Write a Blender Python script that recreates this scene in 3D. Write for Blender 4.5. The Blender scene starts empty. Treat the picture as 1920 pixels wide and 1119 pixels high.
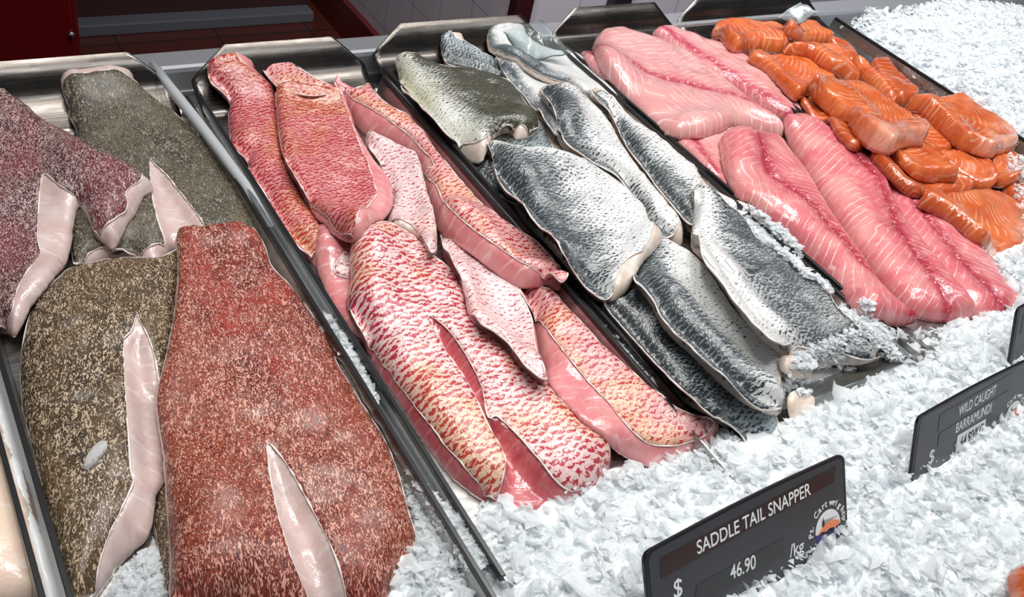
import bpy, bmesh, math, random
import numpy as np
from mathutils import Vector, Matrix
from mathutils.geometry import delaunay_2d_cdt

random.seed(7)
RNG = np.random.default_rng(11)
C = bpy.context.scene.collection

# ------------------------------------------------------------------ camera
CAM_H = 1.45                       # camera height above the shop floor
PP = np.array([960.0, 559.5])
V_DEPTH = np.array([-600.0, -1366.0])
V_WIDTH = np.array([3900.0, -178.0])
_a = V_DEPTH - PP
_b = V_WIDTH - PP
FPX = math.sqrt(-float(_a @ _b))
AY = np.array([*_a, FPX]); AY /= np.linalg.norm(AY)
AX = np.array([*_b, FPX]); AX /= np.linalg.norm(AX)
AZ = np.cross(AX, AY)
if AZ[1] > 0: AZ = -AZ
cam_d = bpy.data.cameras.new('camera')
cam = bpy.data.objects.new('camera', cam_d)
C.objects.link(cam)
cam_d.sensor_width = 36.0
cam_d.lens = FPX * 36.0 / 1920.0
cam_d.clip_start = 0.02
rw = Vector((AX[0], AY[0], AZ[0]))
up = -Vector((AX[1], AY[1], AZ[1]))
bk = -Vector((AX[2], AY[2], AZ[2]))
M = Matrix((rw, up, bk)).transposed().to_4x4()
M.translation = (0, 0, CAM_H)
cam.matrix_world = M
bpy.context.scene.camera = cam

# ------------------------------------------------------------------ light
sc = bpy.context.scene
sc.view_settings.view_transform = 'Standard'
sc.view_settings.look = 'None'
sc.view_settings.gamma = 1.0
sc.view_settings.exposure = 0.1
world = bpy.data.worlds.new('shop_ambient')
sc.world = world
world.use_nodes = True
world.node_tree.nodes['Background'].inputs[0].default_value = (0.85, 0.93, 1.0, 1)
world.node_tree.nodes['Background'].inputs[1].default_value = 0.12


def lamp(name, loc, target, sx, sy, power, col, spread=140):
    d = bpy.data.lights.new(name, 'AREA')
    d.shape = 'RECTANGLE'
    d.size = sx
    d.size_y = sy
    d.energy = power
    d.color = col
    d.spread = math.radians(spread)
    o = bpy.data.objects.new(name, d)
    C.objects.link(o)
    o.location = loc
    o.rotation_euler = (Vector(target) - Vector(loc)).to_track_quat('-Z', 'Y').to_euler()
    return o


lamp('ceiling_lamp', (0.15, 0.75, 2.5), (0.35, 0.5, 0.9), 0.9, 0.08, 6.6, (1.0, 0.97, 0.93), 110)
lamp('ceiling_lamp', (1.15, 0.85, 2.5), (1.1, 0.5, 0.9), 0.9, 0.08, 7.2, (1.0, 0.98, 0.95), 110)
lamp('ceiling_lamp', (0.7, 0.0, 2.6), (0.75, 0.4, 0.9), 1.2, 0.2, 6.0, (0.97, 0.98, 1.0), 120)
lamp('ceiling_lamp', (1.9, 0.4, 2.5), (1.5, 0.6, 0.9), 0.5, 0.15, 2.0, (0.93, 0.97, 1.0), 110)
lamp('wall_fill_light', (1.1, 1.2, 2.4), (1.9, 1.8, 0.5), 0.6, 0.2, 11.0, (0.95, 0.95, 1.0), 90)  # unseen fill light, added to brighten the walls behind the counter
sc.cycles.transparent_max_bounces = 20


# ------------------------------------------------------------------ helpers: geometry
def ray(px, py):
    d = np.array([px - PP[0], py - PP[1], FPX])
    return np.array([AX @ d, AY @ d, AZ @ d])


def at(px, py, z):
    """the point of height z seen at a pixel of the photograph"""
    r = ray(px, py)
    return r * ((z - CAM_H) / r[2]) + np.array([0, 0, CAM_H])


def at_many(P, z):
    P = np.asarray(P, float)
    D = np.column_stack([P[:, 0] - PP[0], P[:, 1] - PP[1], np.full(len(P), FPX)])
    R = np.column_stack([D @ AX, D @ AY, D @ AZ])
    t = (z - CAM_H) / R[:, 2]
    return R[:, :2] * t[:, None]


# views of the photograph used for reading the outlines: x offset, y offset, scale
VIEW = {'F': (0, 0, 1.0), 'R1': (0, 100, 2.034), 'R2': (0, 550, 1.966), 'R3': (280, 380, 1.514),
        'R4': (340, 50, 2.4875), 'R5': (600, 380, 1.8645), 'R6': (680, 30, 2.486),
        'R7': (880, 240, 1.805), 'R8': (1060, 20, 1.865), 'S5': (1250, 0, 2.331)}


def px(*seq):
    out = []
    ox, oy, s = 0, 0, 1.0
    for e in seq:
        if isinstance(e, str):
            ox, oy, s = VIEW[e]
        else:
            for p in e:
                out.append((ox + p[0] / s, oy + p[1] / s))
    return out


def chaikin(P, n=2):
    P = np.asarray(P, float)
    for _ in range(n):
        Q = np.roll(P, -1, axis=0)
        P = np.stack([0.8 * P + 0.2 * Q, 0.2 * P + 0.8 * Q], 1).reshape(-1, 2)
    return P


def resample(P, step, closed=True):
    P = np.asarray(P, float)
    if closed: P = np.vstack([P, P[:1]])
    seg = np.linalg.norm(np.diff(P, axis=0), axis=1)
    s = np.concatenate([[0], np.cumsum(seg)])
    n = max(8, int(s[-1] / step))
    t = np.linspace(0, s[-1], n + 1)
    out = np.column_stack([np.interp(t, s, P[:, 0]), np.interp(t, s, P[:, 1])])
    return out[:-1] if closed else out


def area(P):
    x, y = P[:, 0], P[:, 1]
    return 0.5 * float(np.sum(x * np.roll(y, -1) - np.roll(x, -1) * y))


def inside(P, Q):
    """which points P lie in polygon Q"""
    r = np.zeros(len(P), bool)
    n = len(Q)
    j = n - 1
    for i in range(n):
        xi, yi = Q[i]
        xj, yj = Q[j]
        if yi != yj:
            c = ((yi > P[:, 1]) != (yj > P[:, 1])) & (P[:, 0] < (xj - xi) * (P[:, 1] - yi) / (yj - yi) + xi)
            r ^= c
        j = i
    return r


def edge_dist(P, Q):
    A = Q
    B = np.roll(Q, -1, axis=0)
    out = np.empty(len(P))
    d = B - A
    L = np.maximum((d * d).sum(1), 1e-12)
    for k in range(0, len(P), 2000):
        p = P[k:k + 2000]
        t = ((p[:, None, :] - A[None]) * d[None]).sum(2) / L[None]
        t = np.clip(t, 0, 1)
        q = A[None] + t[..., None] * d[None]
        out[k:k + 2000] = np.sqrt(((p[:, None, :] - q) ** 2).sum(2).min(1))
    return out


def vnoise(P, scale, seed=0):
    """smooth value noise in -1..1"""
    q = np.asarray(P) * scale + seed * 17.31
    i = np.floor(q).astype(np.int64)
    f = q - i
    f = f * f * (3 - 2 * f)

    def h(ix, iy):
        n = (ix * 374761393 + iy * 668265263 + seed * 9176) & 0x7fffffff
        n = ((n ^ (n >> 13)) * 1274126177) & 0x7fffffff
        return ((n ^ (n >> 16)) & 0xffff) / 32767.5 - 1.0
    a = h(i[:, 0], i[:, 1]); b = h(i[:, 0] + 1, i[:, 1])
    c = h(i[:, 0], i[:, 1] + 1); d = h(i[:, 0] + 1, i[:, 1] + 1)
    return (a * (1 - f[:, 0]) + b * f[:, 0]) * (1 - f[:, 1]) + (c * (1 - f[:, 0]) + d * f[:, 0]) * f[:, 1]


def mesh_obj(name, V, F, mat, parent=None, smooth=True, uvs=None, loc=None):
    me = bpy.data.meshes.new(name)
    V = np.asarray(V, float)
    if loc is not None: V = V - np.asarray(loc, float)
    me.from_pydata([tuple(v) for v in V], [], [tuple(int(i) for i in f) for f in F])
    if uvs:
        idx = np.empty(len(me.loops), np.int32)
        me.loops.foreach_get('vertex_index', idx)
        for nm, uv in uvs.items():
            l = me.uv_layers.new(name=nm)
            l.data.foreach_set('uv', np.asarray(uv, np.float32)[idx].ravel())
    if smooth: me.polygons.foreach_set('use_smooth', np.ones(len(me.polygons), bool))
    if mat: me.materials.append(mat)
    me.update()
    o = bpy.data.objects.new(name, me)
    C.objects.link(o)
    if loc is not None: o.location = tuple(loc)
    if parent is not None: adopt(o, parent)
    return o


def adopt(o, parent):
    """parent o, keeping where it stands (parents here are only ever moved, never turned)"""
    o.parent = parent
    w = Vector((0, 0, 0))
    p = parent
    while p is not None:
        w += p.location
        p = p.parent
    o.location = o.location - w


def empty(name, loc):
    o = bpy.data.objects.new(name, None)
    o.empty_display_size = 0.02
    C.objects.link(o)
    o.location = tuple(float(c) for c in loc)
    return o


def tag(o, label=None, cat=None, group=None, kind=None):
    if label: o['label'] = label
    if cat: o['category'] = cat
    if group: o['group'] = group
    if kind: o['kind'] = kind
    return o


class MB:
    def __init__(s):
        s.V = []; s.F = []

    def box(s, x0, x1, y0, y1, z0, z1):
        n = len(s.V)
        s.V += [(x, y, z) for z in (z0, z1) for y in (y0, y1) for x in (x0, x1)]
        for f in ((0, 2, 3, 1), (4, 5, 7, 6), (0, 1, 5, 4), (2, 6, 7, 3), (0, 4, 6, 2), (1, 3, 7, 5)):
            s.F.append(tuple(n + i for i in f))
        return s

    def plate(s, P, nrm, t):
        """a polygon P (3-D, planar) given thickness t along nrm"""
        n = len(s.V)
        k = len(P)
        nrm = np.asarray(nrm, float)
        s.V += [tuple(p) for p in P] + [tuple(np.asarray(p) + nrm * t) for p in P]
        s.F.append(tuple(range(n + k - 1, n - 1, -1)))
        s.F.append(tuple(range(n + k, n + 2 * k)))
        for i in range(k):
            j = (i + 1) % k
            s.F.append((n + i, n + j, n + k + j, n + k + i))
        return s

    def build(s, name, mat, parent=None, smooth=False, bevel=0, loc=None):
        o = mesh_obj(name, s.V, s.F, mat, parent, smooth, loc=loc)
        bm = bmesh.new()
        bm.from_mesh(o.data)
        bmesh.ops.recalc_face_normals(bm, faces=bm.faces)
        bm.to_mesh(o.data)
        bm.free()
        if bevel:
            m = o.modifiers.new('bevel', 'BEVEL')
            m.width = bevel
            m.segments = 2
            m.limit_method = 'ANGLE'
        return o


def tube_mesh(P, R, seg=10):
    P = [Vector(p) for p in P]
    V, F = [], []
    for i, p in enumerate(P):
        t = (P[min(i + 1, len(P) - 1)] - P[max(i - 1, 0)]).normalized()
        a = t.cross(Vector((0, 0, 1))).normalized()
        b = a.cross(t).normalized()
        r = R[i] if hasattr(R, '__len__') else R
        for k in range(seg):
            w = 2 * math.pi * k / seg
            V.append(tuple(p + a * (math.cos(w) * r) + b * (math.sin(w) * r)))
    for i in range(len(P) - 1):
        for k in range(seg):
            k2 = (k + 1) % seg
            F.append((i * seg + k, i * seg + k2, (i + 1) * seg + k2, (i + 1) * seg + k))
    F.append(tuple(range(seg - 1, -1, -1)))
    F.append(tuple((len(P) - 1) * seg + k for k in range(seg)))
    return V, F


# ------------------------------------------------------------------ helpers: materials
class NT:
    def __init__(s, name):
        s.m = bpy.data.materials.new(name)
        s.m.use_nodes = True
        s.t = s.m.node_tree
        s.b = s.t.nodes['Principled BSDF']
        s.out = s.t.nodes['Material Output']

    def n(s, typ, **kw):
        x = s.t.nodes.new(typ)
        for k, v in kw.items():
            if k.startswith('_'):
                continue
            setattr(x, k, v)
        return x

    def link(s, a, b):
        s.t.links.new(a, b)

    def setin(s, x, key, val):
        if hasattr(val, 'is_linked') or isinstance(val, bpy.types.NodeSocket):
            s.link(val, x.inputs[key])
        elif val is not None:
            if isinstance(val, tuple) and len(val) == 3 and x.inputs[key].type == 'RGBA':
                val = (*val, 1)
            x.inputs[key].default_value = val

    def math(s, op, a, b=None, c=None, clamp=False):
        x = s.n('ShaderNodeMath', operation=op, use_clamp=clamp)
        s.setin(x, 0, a)
        if b is not None: s.setin(x, 1, b)
        if c is not None: s.setin(x, 2, c)
        return x.outputs[0]

    def vm(s, op, a, b=None, sc=None):
        x = s.n('ShaderNodeVectorMath', operation=op)
        s.setin(x, 0, a)
        if b is not None: s.setin(x, 1, b)
        if sc is not None: s.setin(x, 3, sc)
        return x.outputs[0]

    def uv(s, name):
        x = s.n('ShaderNodeUVMap', uv_map=name)
        return x.outputs[0]

    def sep(s, v):
        x = s.n('ShaderNodeSeparateXYZ')
        s.link(v, x.inputs[0])
        return x.outputs[0], x.outputs[1], x.outputs[2]

    def comb(s, a, b, c=0.0):
        x = s.n('ShaderNodeCombineXYZ')
        s.setin(x, 0, a); s.setin(x, 1, b); s.setin(x, 2, c)
        return x.outputs[0]

    def noise(s, vec, scale, detail=2.0, rough=0.5, dist=0.0, dim='3D', col=False):
        x = s.n('ShaderNodeTexNoise', noise_dimensions=dim)
        if vec is not None: s.link(vec, x.inputs['Vector'])
        x.inputs['Scale'].default_value = scale
        x.inputs['Detail'].default_value = detail
        x.inputs['Roughness'].default_value = rough
        x.inputs['Distortion'].default_value = dist
        return x.outputs[1] if col else x.outputs[0]

    def vor(s, vec, scale, rand=1.0, feature='F1'):
        x = s.n('ShaderNodeTexVoronoi', voronoi_dimensions='2D', feature=feature)
        s.link(vec, x.inputs['Vector'])
        x.inputs['Scale'].default_value = scale
        x.inputs['Randomness'].default_value = rand
        return x

    def step(s, v, lo, hi, a=0.0, b=1.0):
        x = s.n('ShaderNodeMapRange', interpolation_type='SMOOTHSTEP')
        s.setin(x, 0, v); s.setin(x, 1, lo); s.setin(x, 2, hi)
        s.setin(x, 3, a); s.setin(x, 4, b)
        return x.outputs[0]

    def mix(s, f, a, b, blend='MIX'):
        x = s.n('ShaderNodeMix', data_type='RGBA', blend_type=blend)
        s.setin(x, 0, f)
        s.setin(x, 6, a); s.setin(x, 7, b)
        return x.outputs[2]

    def bump(s, h, dist=0.001, strength=1.0, nrm=None):
        x = s.n('ShaderNodeBump')
        x.inputs['Strength'].default_value = strength
        x.inputs['Distance'].default_value = dist
        s.link(h, x.inputs['Height'])
        if nrm is not None: s.link(nrm, x.inputs['Normal'])
        s.link(x.outputs[0], s.b.inputs['Normal'])
        s.link(x.outputs[0], s.b.inputs['Coat Normal'])
        return x.outputs[0]

    def set(s, **kw):
        for k, v in kw.items():
            s.setin(s.b, k.replace('_', ' '), v)
        return s


def plain(name, col, rough=0.5, metal=0.0, spec=0.5, **kw):
    N = NT(name)
    N.set(Base_Color=(*col, 1), Roughness=rough, Metallic=metal)
    N.b.inputs['Specular IOR Level'].default_value = spec
    for k, v in kw.items():
        N.b.inputs[k.replace('_', ' ')].default_value = v
    return N.m


def wet(N, coat=0.35, rough=0.3):
    coat *= 1.8
    N.b.inputs['Roughness'].default_value = rough
    N.b.inputs['Coat Weight'].default_value = coat
    N.b.inputs['Coat Roughness'].default_value = 0.12
    N.b.inputs['Specular IOR Level'].default_value = 0.5


def speckled_skin(name, dark, mid, light, dense=0.5, sc=1.0, tint=None, stretch=2.2):
    """small pale reticulated flecks over a dark skin, as on grouper and coral trout"""
    N = NT(name)
    u, v, _ = N.sep(N.uv('metres'))
    info = N.n('ShaderNodeObjectInfo').outputs['Random']
    p = N.comb(N.math('MULTIPLY', u, 1.0 / stretch), v, N.math('MULTIPLY', info, 3.0))
    warp = N.noise(p, 260 * sc, 2.0, 0.5, 0.0)
    n1 = N.noise(p, 560 * sc, 1.5, 0.5, 2.2)
    pits = N.noise(p, 820 * sc, 1.0, 0.5, 1.0)
    big = N.noise(p, 24, 3.0, 0.6, 0.3)
    bigger = N.noise(p, 9, 2.0, 0.5, 0.3)
    thr = N.math('ADD', N.math('MULTIPLY', N.math('SUBTRACT', big, 0.5), 0.15), 0.60 - 0.11 * dense)
    thr = N.math('ADD', thr, N.math('MULTIPLY', N.math('SUBTRACT', warp, 0.5), 0.18))
    m = N.step(N.math('SUBTRACT', n1, thr), -0.004, 0.022)
    base = N.mix(N.step(big, 0.35, 0.66), dark, mid)
    if tint is not None:
        base = N.mix(N.step(bigger, 0.45, 0.62), base, tint)
    base = N.mix(N.math('MULTIPLY', N.step(pits, 0.45, 0.62), 0.7), base, (dark[0] * .4, dark[1] * .4, dark[2] * .4))
    col = N.mix(m, base, N.mix(big, light, (light[0] * .8, light[1] * .75, light[2] * .7)))
    N.set(Base_Color=col)
    N.bump(N.math('ADD', m, N.math('MULTIPLY', n1, 0.6)), 0.0007, 0.8)
    wet(N, 0.12, 0.47)
    return N.m


def scaled_skin(name, light, light2, flake, flake2, size=0.0048, lo=0.05, hi=0.2, back=None,
                backw=(0.2, 0.8), patch=0.5, belly=None, rand=0.62, aspect=1.7):
    """rows of overlapping scales, each with a coloured crescent at its edge"""
    N = NT(name)
    u, v, _ = N.sep(N.uv('metres'))
    _, w, _ = N.sep(N.uv('across'))
    info = N.n('ShaderNodeObjectInfo').outputs['Random']
    p0 = N.comb(u, v, N.math('MULTIPLY', info, 3.0))
    wob = N.noise(p0, 60, 3.0, 0.6, col=True)
    wob = N.vm('SCALE', N.vm('SUBTRACT', wob, (0.5, 0.5, 0.5)), sc=0.006)
    wob2 = N.vm('SCALE', N.vm('SUBTRACT', N.noise(p0, 420, 2.0, 0.6, col=True), (0.5, 0.5, 0.5)), sc=0.004)
    q = N.vm('ADD', N.vm('ADD', p0, wob), wob2)
    qu, qv, _ = N.sep(q)
    qu = N.math('DIVIDE', qu, size)
    qv = N.math('DIVIDE', qv, size * aspect)
    a = N.math('ADD', qu, qv)
    b = N.math('SUBTRACT', qu, qv)
    vo = N.vor(N.comb(a, b), 0.72, rand)
    d = N.vm('SUBTRACT', N.comb(a, b), N.vm('SCALE', vo.outputs['Position'], sc=1.0))
    # Position is given in input space
    dx, dy, _ = N.sep(d)
    lu = N.math('MULTIPLY', N.math('ADD', dx, dy), 0.5)
    lv = N.math('MULTIPLY', N.math('SUBTRACT', dx, dy), 0.5)
    cres = N.math('SUBTRACT', lu, N.math('MULTIPLY', N.math('MULTIPLY', lv, lv), 0.35))
    big = N.noise(p0, 26, 3.0, 0.6, 0.4)
    big2 = N.noise(p0, 13, 2.0, 0.5, 0.2)
    gate = N.noise(p0, 330, 2.0, 0.6)
    thr = N.math('ADD', N.math('MULTIPLY', N.math('SUBTRACT', big, 0.5), -1.4 * patch), lo)
    if back is not None:
        thr = N.math('SUBTRACT', thr, N.step(w, backw[0] - 0.1, backw[1], -0.42, 0.34))
    m = N.step(N.math('ADD', N.math('SUBTRACT', cres, thr), N.math('MULTIPLY', N.math('SUBTRACT', gate, 0.5), 1.5)), 0.0, hi)
    base = N.mix(N.step(big2, 0.47, 0.64), light, light2)
    base = N.mix(N.math('MULTIPLY', N.step(N.noise(p0, 700, 2.0, 0.6), 0.4, 0.65), 0.3), base, (light[0] * .6, light[1] * .5, light[2] * .5))
    if back is not None:
        base = N.mix(N.step(N.math('ADD', w, N.math('MULTIPLY', N.math('SUBTRACT', big, 0.5), 0.5)), backw[0], backw[1]), base, back)
    if belly is not None:
        base = N.mix(N.step(w, 0.2, 0.05), base, belly)
    fl = N.mix(N.step(big2, 0.38, 0.6), flake, flake2)
    col = N.mix(m, base, fl)
    N.set(Base_Color=col)
    N.bump(N.math('ADD', N.math('MULTIPLY', lu, -0.9), N.math('MULTIPLY', gate, 0.9)), 0.0009, 0.75)
    wet(N, 0.35, 0.32)
    return N.m


def flesh_mat(name, c1, c2, line, F=190.0, ang=0.35, sss=0.15, lw=0.5, red=None, rough=0.28):
    """cut flesh with fine muscle lines"""
    N = NT(name)
    u, v, _ = N.sep(N.uv('metres'))
    info = N.n('ShaderNodeObjectInfo').outputs['Random']
    p0 = N.comb(u, v, N.math('MULTIPLY', info, 3.0))
    n1 = N.noise(p0, 40, 3.0, 0.55, 0.5)
    n2 = N.noise(p0, 300, 2.0, 0.6)
    ph = N.math('ADD', N.math('MULTIPLY', u, F * 6.2832 / 2), N.math('MULTIPLY', v, F * ang * 3.14))
    ph = N.math('ADD', ph, N.math('MULTIPLY', n1, 9.0))
    s = N.math('SINE', ph)
    ln = N.math('MULTIPLY', N.step(s, 0.78, 1.0), N.step(N.noise(p0, 70, 2.0), 0.38, 0.62))
    col = N.mix(N.step(n1, 0.35, 0.68), c1, c2)
    if red is not None:
        col = N.mix(N.step(N.noise(p0, 34, 2.0, 0.6, 0.5), 0.55, 0.72), col, red)
    col = N.mix(N.math('MULTIPLY', ln, lw), col, line)
    N.set(Base_Color=col)
    N.b.inputs['Subsurface Weight'].default_value = sss
    N.b.inputs['Subsurface Radius'].default_value = (0.008, 0.004, 0.003)
    N.b.inputs['Subsurface Scale'].default_value = 1.0
    N.bump(N.math('ADD', N.math('MULTIPLY', n2, 0.8), N.math('MULTIPLY', s, 0.25)), 0.0006, 0.7)
    wet(N, 0.35, rough)
    return N.m


def chevron_mat(name, c1, c2, line, blood, F=75.0, k=1.0, sss=0.2, blood_w=0.0045):
    """skinless fillet: V-shaped muscle lines on both sides of a dark red midline"""
    N = NT(name)
    u, v, _ = N.sep(N.uv('metres'))
    _, w, _ = N.sep(N.uv('across'))
    info = N.n('ShaderNodeObjectInfo').outputs['Random']
    p0 = N.comb(u, v, N.math('MULTIPLY', info, 3.0))
    n1 = N.noise(p0, 32, 3.0, 0.55, 0.4)
    n2 = N.noise(p0, 380, 2.0, 0.6)
    av = N.math('ABSOLUTE', v)
    bend = N.math('POWER', N.math('ADD', av, 0.0005), 0.8)
    ph = N.math('SUBTRACT', N.math('MULTIPLY', u, F * 6.2832), N.math('MULTIPLY', bend, F * k * 6.2832 * 0.55))
    ph = N.math('ADD', ph, N.math('MULTIPLY', n1, 5.5))
    s = N.math('SINE', ph)
    brk = N.step(N.noise(p0, 60, 3.0), 0.36, 0.6)
    ln = N.math('MULTIPLY', N.step(s, 0.80, 1.0), brk)
    col = N.mix(N.step(n1, 0.35, 0.68), c1, c2)
    fib = N.noise(N.comb(N.math('MULTIPLY', ph, 0.12), N.math('MULTIPLY', v, 6.0)), 14.0, 2.0)
    col = N.mix(N.math('MULTIPLY', N.step(fib, 0.4, 0.7), 0.35), col, (c1[0] * .8, c1[1] * .6, c1[2] * .6))
    col = N.mix(N.math('MULTIPLY', ln, 0.75), col, line)
    wid = N.math('MULTIPLY', N.math('ADD', N.noise(p0, 70, 3.0, 0.6), 0.0), blood_w * 5.0)
    soft = N.step(av, N.math('MULTIPLY', wid, 2.6), 0.0)
    core = N.step(av, wid, 0.0)
    gate = N.step(N.noise(p0, 120, 3.0, 0.6), 0.34, 0.5)
    col = N.mix(N.math('MULTIPLY', soft, 0.5), col, (blood[0] * 1.25, blood[1] * 2.0, blood[2] * 1.7))
    col = N.mix(N.math('MULTIPLY', N.math('MULTIPLY', core, gate), 1.0), col, blood)
    fleck = N.math('MULTIPLY', core, N.step(N.noise(p0, 210, 2.0), 0.62, 0.7))
    col = N.mix(N.math('MULTIPLY', fleck, 0.8), col, line)
    N.set(Base_Color=col)
    N.b.inputs['Subsurface Weight'].default_value = sss
    N.b.inputs['Subsurface Radius'].default_value = (0.01, 0.005, 0.004)
    N.b.inputs['Subsurface Scale'].default_value = 1.0
    N.bump(N.math('ADD', N.math('MULTIPLY', n2, 0.7), N.math('MULTIPLY', ln, -0.5)), 0.0006, 0.7)
    wet(N, 0.4, 0.27)
    return N.m


def salmon_mat(name, c1, c2, line, F=105.0, curve=14.0, pale=None):
    N = NT(name)
    u, v, _ = N.sep(N.uv('metres'))
    info = N.n('ShaderNodeObjectInfo').outputs['Random']
    p0 = N.comb(u, v, N.math('MULTIPLY', info, 5.0))
    n1 = N.noise(p0, 30, 3.0, 0.55, 0.4)
    n2 = N.noise(p0, 420, 2.0, 0.6)
    ph = N.math('ADD', N.math('MULTIPLY', u, F * 6.2832),
                N.math('MULTIPLY', N.math('MULTIPLY', v, v), curve * F * 6.2832))
    ph = N.math('ADD', ph, N.math('MULTIPLY', n1, 6.0))
    s = N.math('SINE', ph)
    brk = N.step(N.noise(p0, 48, 3.0, 0.5, 0.3), 0.40, 0.58)
    ln = N.math('MULTIPLY', N.step(s, 0.45, 1.0), brk)
    col = N.mix(N.step(n1, 0.35, 0.66), c1, c2)
    if pale is not None:
        al, _, _ = N.sep(N.uv('across'))
        e = N.step(N.math('ADD', al, N.math('MULTIPLY', N.math('SUBTRACT', n1, 0.5), 0.5)), 0.70, 0.92)
        col = N.mix(N.math('MULTIPLY', e, 0.75), col, pale)
    col = N.mix(N.math('MULTIPLY', ln, 0.5), col, line)
    N.set(Base_Color=col)
    N.b.inputs['Subsurface Weight'].default_value = 0.15
    N.b.inputs['Subsurface Radius'].default_value = (0.008, 0.003, 0.0015)
    N.b.inputs['Subsurface Scale'].default_value = 1.0
    N.bump(N.math('ADD', N.math('MULTIPLY', n2, 0.7), N.math('MULTIPLY', ln, -0.4)), 0.0006, 0.7)
    wet(N, 0.5, 0.24)
    return N.m


def steel_mat(name, col=(0.42, 0.42, 0.41), rough=0.28, bright=0.06):
    N = NT(name)
    tc = N.n('ShaderNodeTexCoord')
    mp = N.n('ShaderNodeMapping')
    mp.inputs['Scale'].default_value = (4, 60, 60)
    N.link(tc.outputs['Object'], mp.inputs[0])
    n = N.noise(mp.outputs[0], 6.0, 4.0, 0.6)
    n2 = N.noise(tc.outputs['Object'], 14.0, 4.0, 0.6)
    N.set(Base_Color=N.mix(n2, (col[0] * .8, col[1] * .8, col[2] * .8, 1), (*col, 1)), Metallic=1.0)
    N.link(N.step(N.math('ADD', N.math('MULTIPLY', n, .5), N.math('MULTIPLY', n2, .5)), 0.3, 0.7, rough - 0.07, rough + 0.1), N.b.inputs['Roughness'])
    N.bump(N.math('ADD', n, N.math('MULTIPLY', n2, 3.0)), 0.0004, 0.25)
    return N.m


def ice_mat(name, col=(0.87, 0.885, 0.895), clear=0.46):
    """crushed ice: each flake half clear, so that the layers below show through it"""
    N = NT(name)
    tc = N.n('ShaderNodeTexCoord')
    n = N.noise(tc.outputs['Object'], 160.0, 3.0, 0.6)
    n2 = N.noise(tc.outputs['Object'], 45.0, 3.0, 0.6)
    N.set(Base_Color=(*col, 1))
    N.link(N.step(n, 0.35, 0.7, 0.10, 0.4), N.b.inputs['Roughness'])
    N.b.inputs['IOR'].default_value = 1.31
    N.b.inputs['Specular IOR Level'].default_value = 0.9
    N.bump(n, 0.0015, 0.6)
    tl = N.n('ShaderNodeBsdfTranslucent')
    tl.inputs[0].default_value = (0.91, 0.93, 0.94, 1)
    m1 = N.n('ShaderNodeMixShader')
    m1.inputs[0].default_value = 0.45
    N.link(N.b.outputs[0], m1.inputs[1])
    N.link(tl.outputs[0], m1.inputs[2])
    tr = N.n('ShaderNodeBsdfTransparent')
    tr.inputs[0].default_value = (0.975, 0.985, 0.99, 1)
    lw = N.n('ShaderNodeLayerWeight')
    lw.inputs[0].default_value = 0.35
    f = N.math('MULTIPLY', N.math('SUBTRACT', 1.0, lw.outputs['Facing']), N.step(n2, 0.3, 0.65, clear * 0.5, clear * 1.7), clamp=True)
    m2 = N.n('ShaderNodeMixShader')
    N.link(f, m2.inputs[0])
    N.link(m1.outputs[0], m2.inputs[1])
    N.link(tr.outputs[0], m2.inputs[2])
    N.link(m2.outputs[0], N.out.inputs[0])
    return N.m


def clear_mat(name, tint=(0.9, 0.95, 0.95), rough=0.08, alpha=0.2, body=(0.75, 0.78, 0.8)):
    """thin clear plastic sheet"""
    N = NT(name)
    tr = N.n('ShaderNodeBsdfTransparent')
    tr.inputs[0].default_value = (*tint, 1)
    N.set(Base_Color=(*body, 1), Roughness=rough)
    N.b.inputs['Specular IOR Level'].default_value = 0.9
    tc = N.n('ShaderNodeTexCoord')
    n = N.noise(tc.outputs['Object'], 30, 3.0, 0.5, 0.6)
    N.bump(n, 0.002, 0.6)
    mx = N.n('ShaderNodeMixShader')
    fr = N.n('ShaderNodeFresnel')
    fr.inputs[0].default_value = 1.45
    N.link(N.math('ADD', fr.outputs[0], alpha, clamp=True), mx.inputs[0])
    N.link(tr.outputs[0], mx.inputs[1])
    N.link(N.b.outputs[0], mx.inputs[2])
    N.link(mx.outputs[0], N.out.inputs[0])
    return N.m


def grid_tile(name, col, joint, sx, sy, gap, rough=0.3, axes=(0, 2)):
    N = NT(name)
    tc = N.n('ShaderNodeTexCoord')
    c = N.sep(tc.outputs['Object'])
    a = N.math('FRACT', N.math('DIVIDE', c[axes[0]], sx))
    b = N.math('FRACT', N.math('DIVIDE', c[axes[1]], sy))
    m = N.math('MAXIMUM', N.math('LESS_THAN', a, gap / sx), N.math('LESS_THAN', b, gap / sy))
    n = N.noise(tc.outputs['Object'], 6, 3.0)
    N.set(Base_Color=N.mix(m, N.mix(n, (col[0] * .8, col[1] * .8, col[2] * .8, 1), (*col, 1)), (*joint, 1)), Roughness=rough)
    N.bump(N.math('MULTIPLY', m, -1.0), 0.002, 0.5)
    return N.m

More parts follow.
